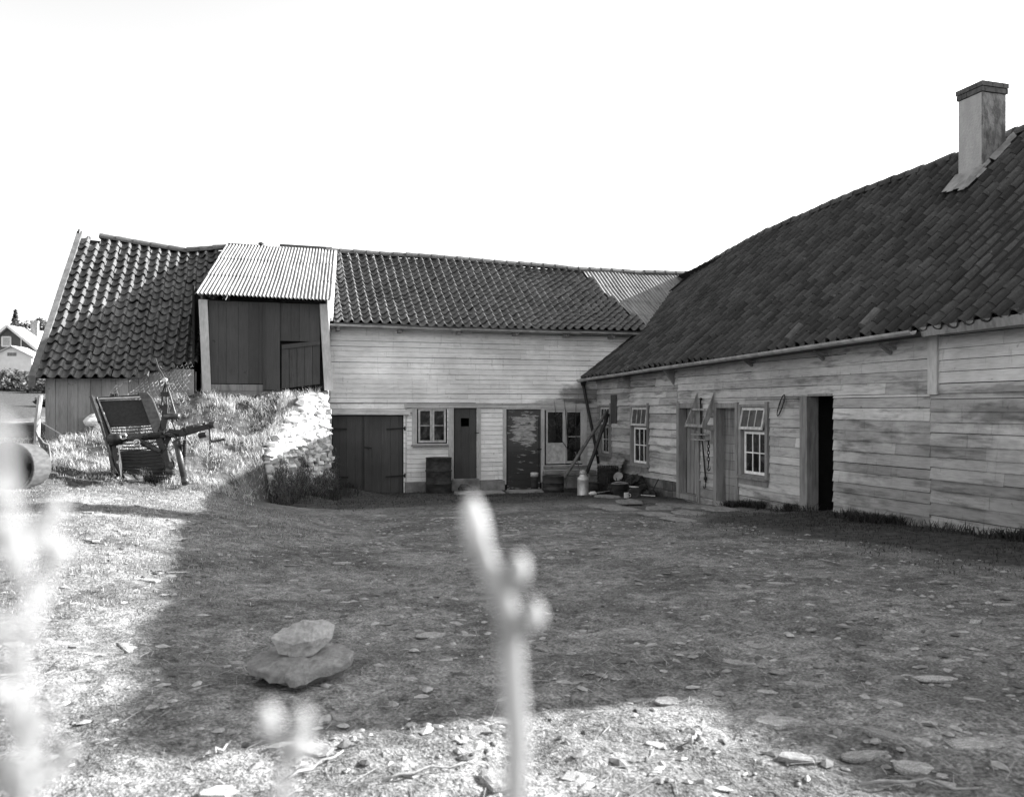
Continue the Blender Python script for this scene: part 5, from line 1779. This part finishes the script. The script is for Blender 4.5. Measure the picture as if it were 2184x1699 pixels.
def rock(name, c, prof, seed, mat, rough=.02, label='', n=44, m=16):
    """angular block from a polar outline: prof(theta)->radius, list of (height, scale, dx, dy)"""
    vs_, fs = [], []
    outline, levels = prof
    for (h, s, dx, dy, tx, ty) in levels:
        for k in range(n):
            a = 2 * math.pi * k / n
            r = outline(a) * s
            x, y = math.cos(a) * r + dx, math.sin(a) * r + dy
            z = h + x * tx + y * ty
            d = Vector((x, y, z))
            nz = mnoise.fractal(d * 11 + Vector((seed, 0, 0)), 1, 2, 4) * rough
            nr = mnoise.fractal(d * 7 + Vector((0, seed, 3)), 1, 2, 3) * rough * 1.3
            q = 1 + nr / max(r, .03)
            vs_.append((x * q, y * q, z + nz))
    L = len(levels)
    for i in range(L - 1):
        for k in range(n):
            fs.append((i * n + k, i * n + (k + 1) % n, (i + 1) * n + (k + 1) % n, (i + 1) * n + k))
    fs.append(tuple(range(n))[::-1]); fs.append(tuple((L - 1) * n + k for k in range(n)))
    me = bpy.data.meshes.new(name); me.from_pydata(vs_, [], fs); me.materials.append(mat); me.update()
    o = bpy.data.objects.new(name, me); COL.objects.link(o); o.location = c; o.rotation_euler = (0, 0, -YAW)
    tag(o, label, 'stone', 'two stones of the small cairn')
    return o


def poly_outline(pts):
    an = [math.atan2(y, x) % (2 * math.pi) for x, y in pts]; ra = [math.hypot(x, y) for x, y in pts]
    z = sorted(zip(an, ra)); an = [q[0] for q in z]; ra = [q[1] for q in z]
    an = [an[-1] - 2 * math.pi] + an + [an[0] + 2 * math.pi]; ra = [ra[-1]] + ra + [ra[0]]
    return lambda a: float(np.interp(a % (2 * math.pi), an, ra))


cx, cy = -7.932, -15.45
cz = gz(cx, cy)
lower = poly_outline([(-.24, .02), (-.225, -.06), (-.14, -.14), (-.04, -.165), (.015, -.225), (.05, -.20), (.14, -.14), (.23, -.05), (.24, .03), (.15, .12), (.0, .16), (-.14, .12)])
rock('cairn_stone', (cx, cy, cz + .01), (lower, [(-.07, .74, 0, .03, 0, 0), (.01, .76, 0, .03, 0, 0), (.030, .80, 0, .02, .02, .03), (.050, .92, 0, .005, .03, .08), (.060, .985, 0, 0, .05, .13), (.090, 1.0, 0, 0, .05, .13), (.097, .97, 0, 0, .05, .13), (.104, .80, 0, .0, .02, .10), (.109, .5, 0, 0, 0, .05), (.112, .2, 0, 0, 0, 0)]), 3, M['cairn'], .018,
     'broad flat slab forming the base of the small cairn', 60)


def hull_rock(name, c, pts, mat, label, seed, rough=.011):
    bm = bmesh.new()
    for p in pts: bm.verts.new(p)
    bmesh.ops.convex_hull(bm, input=bm.verts)
    bmesh.ops.delete(bm, geom=[v for v in bm.verts if not v.link_faces], context='VERTS')
    bmesh.ops.triangulate(bm, faces=bm.faces)
    bmesh.ops.subdivide_edges(bm, edges=bm.edges, cuts=5, use_grid_fill=True)
    bmesh.ops.triangulate(bm, faces=bm.faces)
    for v in bm.verts:
        q = v.co * 22 + Vector((seed, seed * 2, 0))
        v.co += v.co.normalized() * (mnoise.fractal(q, 1, 2, 4) * rough)
    me = bpy.data.meshes.new(name); bm.to_mesh(me); bm.free(); me.materials.append(mat)
    o = bpy.data.objects.new(name, me); COL.objects.link(o); o.location = c; o.rotation_euler = (0, 0, -YAW)
    return tag(o, label, 'stone', 'two stones of the small cairn')


hull_rock('cairn_stone', (cx + .01, cy + .03, cz + .130), [(-.10, -.06, .0), (-.02, -.085, -.012), (.06, -.075, -.005), (.09, -.02, .02), (.08, .08, .01), (-.08, .08, .01),
     (-.14, -.045, .066), (-.135, -.0, .078), (-.03, -.095, .052), (.055, -.085, .064), (.085, -.062, .070), (.138, .0, .058), (.137, .05, .105),
     (-.045, .0, .108), (-.01, .02, .132), (.075, .03, .128), (.115, .05, .116), (-.05, .09, .10), (.06, .10, .115), (-.12, .05, .075)], M['cairn_top'], 'smaller blocky stone resting on top of the cairn slab', 5)
rst = random.Random(41)
for k, (x, y, L, a, lb) in enumerate([(-8.03, -16.62, .22, .6, 'pale crooked stick in the sunlit grass at lower left'), (-8.28, -16.35, .12, 1.0, 'short dark twig near the lower left corner of the shade'),
                                      (-7.75, -16.75, .30, .15, 'long pale straw stem on the sunlit ground left of the middle'), (-6.30, -17.25, .34, -.55, 'long bare stick at the sunlit border in the lower right'),
                                      (-6.62, -16.75, .12, .8, 'bent pale twig in the bright patch right of the middle')]):
    mb = MB(); p0 = Vector((x, y, 0)); pts = []
    for q in range(6):
        p = p0 + Vector((math.cos(a), math.sin(a), 0)) * L * q / 5 + Vector((rst.uniform(-.01, .01), rst.uniform(-.01, .01), 0)); p.z = gz(p.x, p.y) + .012 + .012 * (q % 2); pts.append(p)
    mb.tube(pts, [.005, .0055, .005, .0045, .004, .003], 6); o = mb.build('stick', M['wood'], None, True); tag(o, lb, 'stick')

# ================================================================== left edge: post, wires, barrel
mb = MB(); z = gz(-12.03, -2.0); mb.tube([(-12.07, -2.0, z - .2), (-12.05, -2.0, 1.9), (-12.0, -2.0, 2.36)], [.055, .052, .045], 8); t = mb.build('fence_post', M['wood_post'], None); tag(t, 'leaning round fence post beside the shed corner', 'post')
mb = MB(); mb.tube([(-12.05, -2.0, 1.9), (-11.5, -2.2, 1.55), (-11.25, -2.3, gz(-11.25, -2.3))], .006, 5); o = mb.build('loose_wire', M['wire']); tag(o, 'loose fence wire hanging from the post to the ground', 'wire')
bx = EYE + FW * 10.5 + RT * ((24 - 1092) / 1790 * 10.5); bx.z = 0
bz = gz(bx.x, bx.y)
t = thing('tub', (bx.x, bx.y, bz), 'pale tub lying on its side at the left edge, dark mouth towards the yard', 'tub')
ax = (-RT * .02 - FW * .99 + Vector((0, 0, .02))).normalized()
r_ = .31
mb = MB(); mb.lathe([(.27, -.42), (.285, -.38), (r_, 0), (r_ + .012, .02), (r_ + .012, .05), (r_ - .02, .05), (.25, -.34)], Vector((bx.x, bx.y, bz + r_ - .02)), 32, ax); mb.build('shell', flat('weathered_tub', .05, .8, .4, 7, (1, 1, 4)), t, True)
mb = MB(); c = Vector((bx.x, bx.y, bz + r_ - .02)); mb.lathe([(.288, .04), (.272, -.36), (.0, -.37), (.0, -.38), (.274, -.37), (.290, .04)], c, 30, ax); mb.build('inside', M['black'], t)  # black lining paints in the shade of the tub's mouth
for k in range(3):
    p = EYE + FW * 12.2 + RT * ((96 + k * 7 - 1092) / 1790 * 12.2); z = gz(p.x, p.y)
    mb = MB(); mb.tube([(p.x, p.y, z - .05), (p.x - .05, p.y + .02, z + .32), (p.x - .12, p.y, z + .52 - .08 * k)], [.022, .02, .014], 7)
    o = mb.build('stake', M['log']); tag(o, ['upright dark stake nearest the tub', 'middle dark stake between tub and shed', 'short dark stake nearest the shed'][k], 'stake', 'stakes by the tub')

# ================================================================== distance: house, shed, trees, hedge
hx, hy = -36.6, 94.0
hz0 = float(ground_full(np.array([hx]), np.array([hy]))[0]) - .3
house = thing('house', (hx, hy, hz0), 'distant dark boarded house with pale roof and white windows on the hill', 'house')
HR = Matrix.Rotation(R(-15), 4, 'Z')


def H(x, y, z): return Vector((hx, hy, 0)) + (HR @ Vector((x, y, 0))) + Vector((0, 0, z))


ZE, ZP = 9.2, 11.8
mb = MB()
mb.add([H(-3.2, 0, hz0), H(3.2, 0, hz0), H(3.2, 0, ZE), H(0, 0, ZP), H(-3.2, 0, ZE), H(-3.2, 9, hz0), H(3.2, 9, hz0), H(3.2, 9, ZE), H(0, 9, ZP), H(-3.2, 9, ZE)],
       [(0, 1, 2, 3, 4), (9, 8, 7, 6, 5), (1, 6, 7, 2), (0, 4, 9, 5)])
mb.build('wall', M['farhouse'], house)
mb = MB()
for s in (-1, 1):
    mb.hexa([H(s * 3.7, -.4, ZE - .35), H(s * 3.7, 9.4, ZE - .35), H(0, 9.4, ZP + .08), H(0, -.4, ZP + .08), H(s * 3.7, -.4, ZE - .12), H(s * 3.7, 9.4, ZE - .12), H(0, 9.4, ZP + .32), H(0, -.4, ZP + .32)])
mb.build('roof', M['roof_far'], house)
mb = MB(); mb.box((0, 0, 0), (0, 0, 0)) if False else None
for s in (-1, 1):
    mb.beam(H(s * 3.75, -.45, ZE - .28), H(0, -.45, ZP + .22), .12, .30)
mb.beam(H(1.45, -.06, hz0), H(1.45, -.06, 10.6), .12, .12)
mb.build('bargeboard', M['white_far'], house)
for (x, z, w, h) in ((-.3, 9.6, 1.0, 1.1), (2.35, 7.3, 1.2, 1.2), (-1.9, 7.3, 1.2, 1.2)):
    mb = MB(); mb.beam(H(x - w / 2, -.05, z), H(x + w / 2, -.05, z), .1, .16); mb.beam(H(x - w / 2, -.05, z + h), H(x + w / 2, -.05, z + h), .1, .16); mb.beam(H(x - w / 2, -.05, z), H(x - w / 2, -.05, z + h), .16, .1); mb.beam(H(x + w / 2, -.05, z), H(x + w / 2, -.05, z + h), .16, .1)
    w_ = mb.build('window', M['white_far'], house)
    mb = MB(); mb.hexa([H(x - w / 2, -.03, z), H(x + w / 2, -.03, z), H(x + w / 2, -.01, z), H(x - w / 2, -.01, z), H(x - w / 2, -.03, z + h), H(x + w / 2, -.03, z + h), H(x + w / 2, -.01, z + h), H(x - w / 2, -.01, z + h)]); mb.build('pane', M['old_sash'], w_)
mb = MB(); c = H(.9, 4, 0); mb.box((c.x - .4, c.y - .4, 10.6), (c.x + .4, c.y + .4, 13.0)); mb.box((c.x - .46, c.y - .46, 12.8), (c.x + .46, c.y + .46, 13.05)); mb.build('chimney', M['concrete'], house)
sx, sy = -32.9, 80.3
sz = float(ground_full(np.array([sx]), np.array([sy]))[0]) - .2
t = thing('white_hut', (sx, sy, sz), 'small white gabled hut in front of the distant house', 'hut')
HR2 = Matrix.Rotation(R(-12), 4, 'Z')
H2 = lambda x, y, z: Vector((sx, sy, 0)) + (HR2 @ Vector((x, y, 0))) + Vector((0, 0, z))
mb = MB(); z1, z2 = sz + 1.75, sz + 2.75
mb.add([H2(-2, 0, sz), H2(2, 0, sz), H2(2, 0, z1), H2(0, 0, z2), H2(-2, 0, z1), H2(-2, 3, sz), H2(2, 3, sz), H2(2, 3, z1), H2(0, 3, z2), H2(-2, 3, z1)], [(0, 1, 2, 3, 4), (9, 8, 7, 6, 5), (1, 6, 7, 2), (0, 4, 9, 5)]); mb.build('wall', M['white_far'], t)
mb = MB()
for s in (-1, 1):
    mb.hexa([H2(s * 2.3, -.3, z1 - .15), H2(s * 2.3, 3.2, z1 - .15), H2(0, 3.2, z2 + .02), H2(0, -.3, z2 + .02), H2(s * 2.3, -.3, z1 - .03), H2(s * 2.3, 3.2, z1 - .03), H2(0, 3.2, z2 + .14), H2(0, -.3, z2 + .14)])
mb.build('roof', M['roof_far'], t)
mb = MB(); mb.hexa([H2(-.45, -.04, z1 + .05), H2(.45, -.04, z1 + .05), H2(.45, -.01, z1 + .05), H2(-.45, -.01, z1 + .05), H2(-.45, -.04, z1 + .4), H2(.45, -.04, z1 + .4), H2(.45, -.01, z1 + .4), H2(-.45, -.01, z1 + .4)]); mb.build('vent', M['door_grey'], t)


def leafcloud(mb, c, r, n, s, rnd, conic=False):
    for _ in range(n):
        if conic:
            h = rnd.random(); rad = (1 - h) * r[0] * (.35 + .75 * rnd.random()); a = rnd.random() * 6.28
            if rnd.random() < .25: rad *= .5
            p = Vector((c[0] + math.cos(a) * rad, c[1] + math.sin(a) * rad, c[2] + h * r[2]))
        else:
            d = Vector((rnd.gauss(0, 1), rnd.gauss(0, 1), rnd.gauss(0, 1))).normalized() * rnd.random() ** .4
            p = Vector((c[0] + d.x * r[0], c[1] + d.y * r[1], c[2] + d.z * r[2]))
        u = Vector((rnd.gauss(0, 1), rnd.gauss(0, 1), rnd.gauss(0, .6))).normalized(); w = u.orthogonal().normalized()
        q = s * rnd.uniform(.6, 1.5)
        mb.add([p - u * q, p + w * q * .45, p + u * q, p - w * q * .45], [(0, 1, 2, 3)])


rt = random.Random(71)
for (x, y, h, r, lb) in ((-44.0, 127, 9.2, 1.9, 'pointed dark conifer rising behind the distant house roof'), (-41.0, 126, 8.2, 3.0, 'bushy dark tree behind the distant house chimney'), (-38.6, 125.5, 8.3, 2.6, 'dark tree between the distant house and the shed roof')):
    z = float(ground_full(np.array([x]), np.array([y]))[0])
    t = thing('tree', (x, y, z), lb, 'tree', 'trees behind the distant house')
    mb = MB(); mb.tube([(x, y, z - .3), (x, y, z + h * .85)], [.25, .05], 7); mb.build('trunk', M['bark'], t)
    mb = MB()
    if r < 2: leafcloud(mb, (x, y, z + 1.2), (r * 1.25, r, h - 1.2), 900, .28, rt, True)
    else:
        for k in range(9):
            leafcloud(mb, (x + rt.uniform(-r, r) * .7, y + rt.uniform(-r, r) * .7, z + h * rt.uniform(.45, .9)), (r * .45, r * .45, r * .4), 120, .3, rt)
    mb.build('crown', M['leaf_dark'], t)
def leafgeo(c, r, n, s, rnd):
    mb = MB(); leafcloud(mb, c, r, n, s, rnd); return mb


for k, (x, y, w, h, lb) in enumerate([(-24.6, 42.5, 2.2, 1.15, 'dark bush left of the white hut, at the picture edge'), (-22.8, 41.5, 2.0, 1.2, 'dark bush below the white hut'), (-20.9, 41, 1.8, 1.0, 'dark bush right below the distant house'),
                                   (-19.6, 38, 2.0, .9, 'low dark bush behind the shed corner'), (-27, 44, 2.4, 1.2, 'dark bush farthest left before the hut'), (-22.2, 40, 3.0, .9, 'wide dark hedge bush between the hut and the field'), (-19.8, 37.2, 2.4, .8, 'wide low hedge bush nearest the shed corner'), (-15.5, 16.5, .8, .35, 'small weedy clump in the field by the post')]):
    z = float(ground_full(np.array([x]), np.array([y]))[0])
    t = thing('bush', (x, y, z), lb, 'bush', 'bushes along the field edge')
    mb = MB()
    for q in range(5):
        leafcloud(mb, (x + rt.uniform(-w, w) * .6, y + rt.uniform(-.6, .6), z + h * rt.uniform(.35, .75)), (w * .55, w * .4, h * .45), 260, .12, rt)
    mb.build('leaves', M['leaf_dark'], t)

# ================================================================== out-of-focus plants right before the camera
def A(px, py, zc):
    u, v = (px - 1092) / 1790, -(py - 872) / 1790
    return EYE + RT * (u * zc) + FW * zc + Vector((0, 0, v * zc))


def bud(mb, c, w, h, tilt=0, lean=(0, 0, 1)):
    ax = Vector(lean).normalized(); prof = []
    for k in range(9):
        t = k / 8; prof.append((max(.0004, w * math.sin(math.pi * (t * .92 + .04)) ** .7), (t - .5) * 2 * h))
    mb.lathe(prof, c, 12, ax)


def plant(label, stems, buds):
    p0 = stems[0][0][0]
    g = gz(p0.x, p0.y)
    t = thing('twig', (p0.x, p0.y, g), label, 'plant', 'out of focus twigs before the camera')
    for pts, rad in stems:
        mb = MB(); pts = list(pts)
        if pts[0].z < 2.05 - .1 or True:
            pass
        mb.tube(pts, rad, 8); mb.build('stem', M['twig'], t, True)
    for c, w, h, lean in buds:
        mb = MB(); bud(mb, c, w, h, 0, lean); mb.build('bud', M['bud_pale'] if 'left edge' in label else M['bud'], t, True)
    return t


def root_of(p, off=(0, 0)):
    q = Vector((p.x + off[0], p.y + off[1], 0)); q.z = gz(q.x, q.y) - .03
    return q


z = .25; u_ = z / 1790
b = A(1098, 1720, z)
plant('tall downy twig with swelling buds, blurred, in the middle of the picture',
      [([root_of(b), b, A(1102, 1570, z), A(1092, 1440, z), A(1086, 1330, z), A(1068, 1262, z), A(1036, 1195, z), A(1014, 1110, z)], [27 * u_] * 4 + [28 * u_, 27 * u_, 22 * u_, 14 * u_]),
       ([A(1078, 1290, z), A(1100, 1230, z), A(1110, 1195, z)], [15 * u_, 15 * u_, 10 * u_]),
       ([A(1086, 1350, z), A(1120, 1330, z), A(1138, 1300, z)], [10 * u_, 10 * u_, 8 * u_])],
      [(A(1014, 1130, z), 28 * u_, 74 * u_, RT * .12 + Vector((0, 0, -1))), (A(1108, 1215, z), 20 * u_, 36 * u_, (0, 0, 1)), (A(1143, 1312, z), 18 * u_, 32 * u_, (0, 0, 1)), (A(1088, 1345, z), 28 * u_, 36 * u_, (0, 0, 1))])
z = .20; u_ = z / 1790
b = A(600, 1730, z)
plant('short blurred twig with two bright buds at the lower left of the middle',
      [([root_of(b), b, A(606, 1640, z), A(598, 1580, z), A(578, 1550, z)], [16 * u_, 16 * u_, 15 * u_, 12 * u_, 8 * u_]), ([A(606, 1630, z), A(640, 1570, z), A(650, 1540, z)], [10 * u_, 9 * u_, 6 * u_])],
      [(A(574, 1540, z), 22 * u_, 40 * u_, (0, 0, 1)), (A(648, 1536, z), 17 * u_, 30 * u_, (0, 0, 1)), (A(640, 1590, z), 24 * u_, 34 * u_, (0, 0, 1))])
rp = random.Random(23)
z = .17; u_ = z / 1790
b = A(50, 1770, z)
main = [(50, 1770), (62, 1620), (50, 1470), (66, 1330), (52, 1200), (40, 1120), (22, 1030), (2, 930)]
stems = [([root_of(b)] + [A(x, y, z) for x, y in main], [13 * u_] * 4 + [12 * u_, 11 * u_, 10 * u_, 8 * u_, 5 * u_])]
buds = []
for (x0, y0, x1, y1) in ((64, 1320, 124, 1176), (55, 1190, 112, 1092), (52, 1450, -8, 1330), (60, 1600, 118, 1490), (58, 1560, -10, 1480), (54, 1230, -6, 1140), (60, 1690, 140, 1610), (60, 1700, -5, 1640)):
    zz_ = z * rp.uniform(.8, 1.3)
    stems.append(([A(x0, y0, z), A((x0 + x1) / 2 + rp.uniform(-8, 8), (y0 + y1) / 2 + 12, (z + zz_) / 2), A(x1, y1, zz_)], [8 * u_, 7 * u_, 5 * u_]))
    buds.append((A(x1, y1, zz_), rp.uniform(19, 27) * zz_ / 1790, rp.uniform(28, 42) * zz_ / 1790, RT * (x1 - x0) + Vector((0, 0, y0 - y1))))
    for q in (.35, .7):
        xx_, yy_ = x0 + (x1 - x0) * q + rp.uniform(-22, 22), y0 + (y1 - y0) * q + rp.uniform(-20, 20)
        buds.append((A(xx_, yy_, zz_), rp.uniform(13, 24) * zz_ / 1790, rp.uniform(20, 40) * zz_ / 1790, RT * rp.uniform(-.7, .7) + Vector((0, 0, 1))))
for (x, y) in main[1:]:
    buds.append((A(x + rp.uniform(-24, 14), y + rp.uniform(-30, 30), z * .8), rp.uniform(15, 24) * u_, rp.uniform(28, 44) * u_, RT * rp.uniform(-.6, .6) + Vector((0, 0, 1))))
plant('large pale shrub shoot with many buds, strongly blurred, along the left edge', stems, buds)
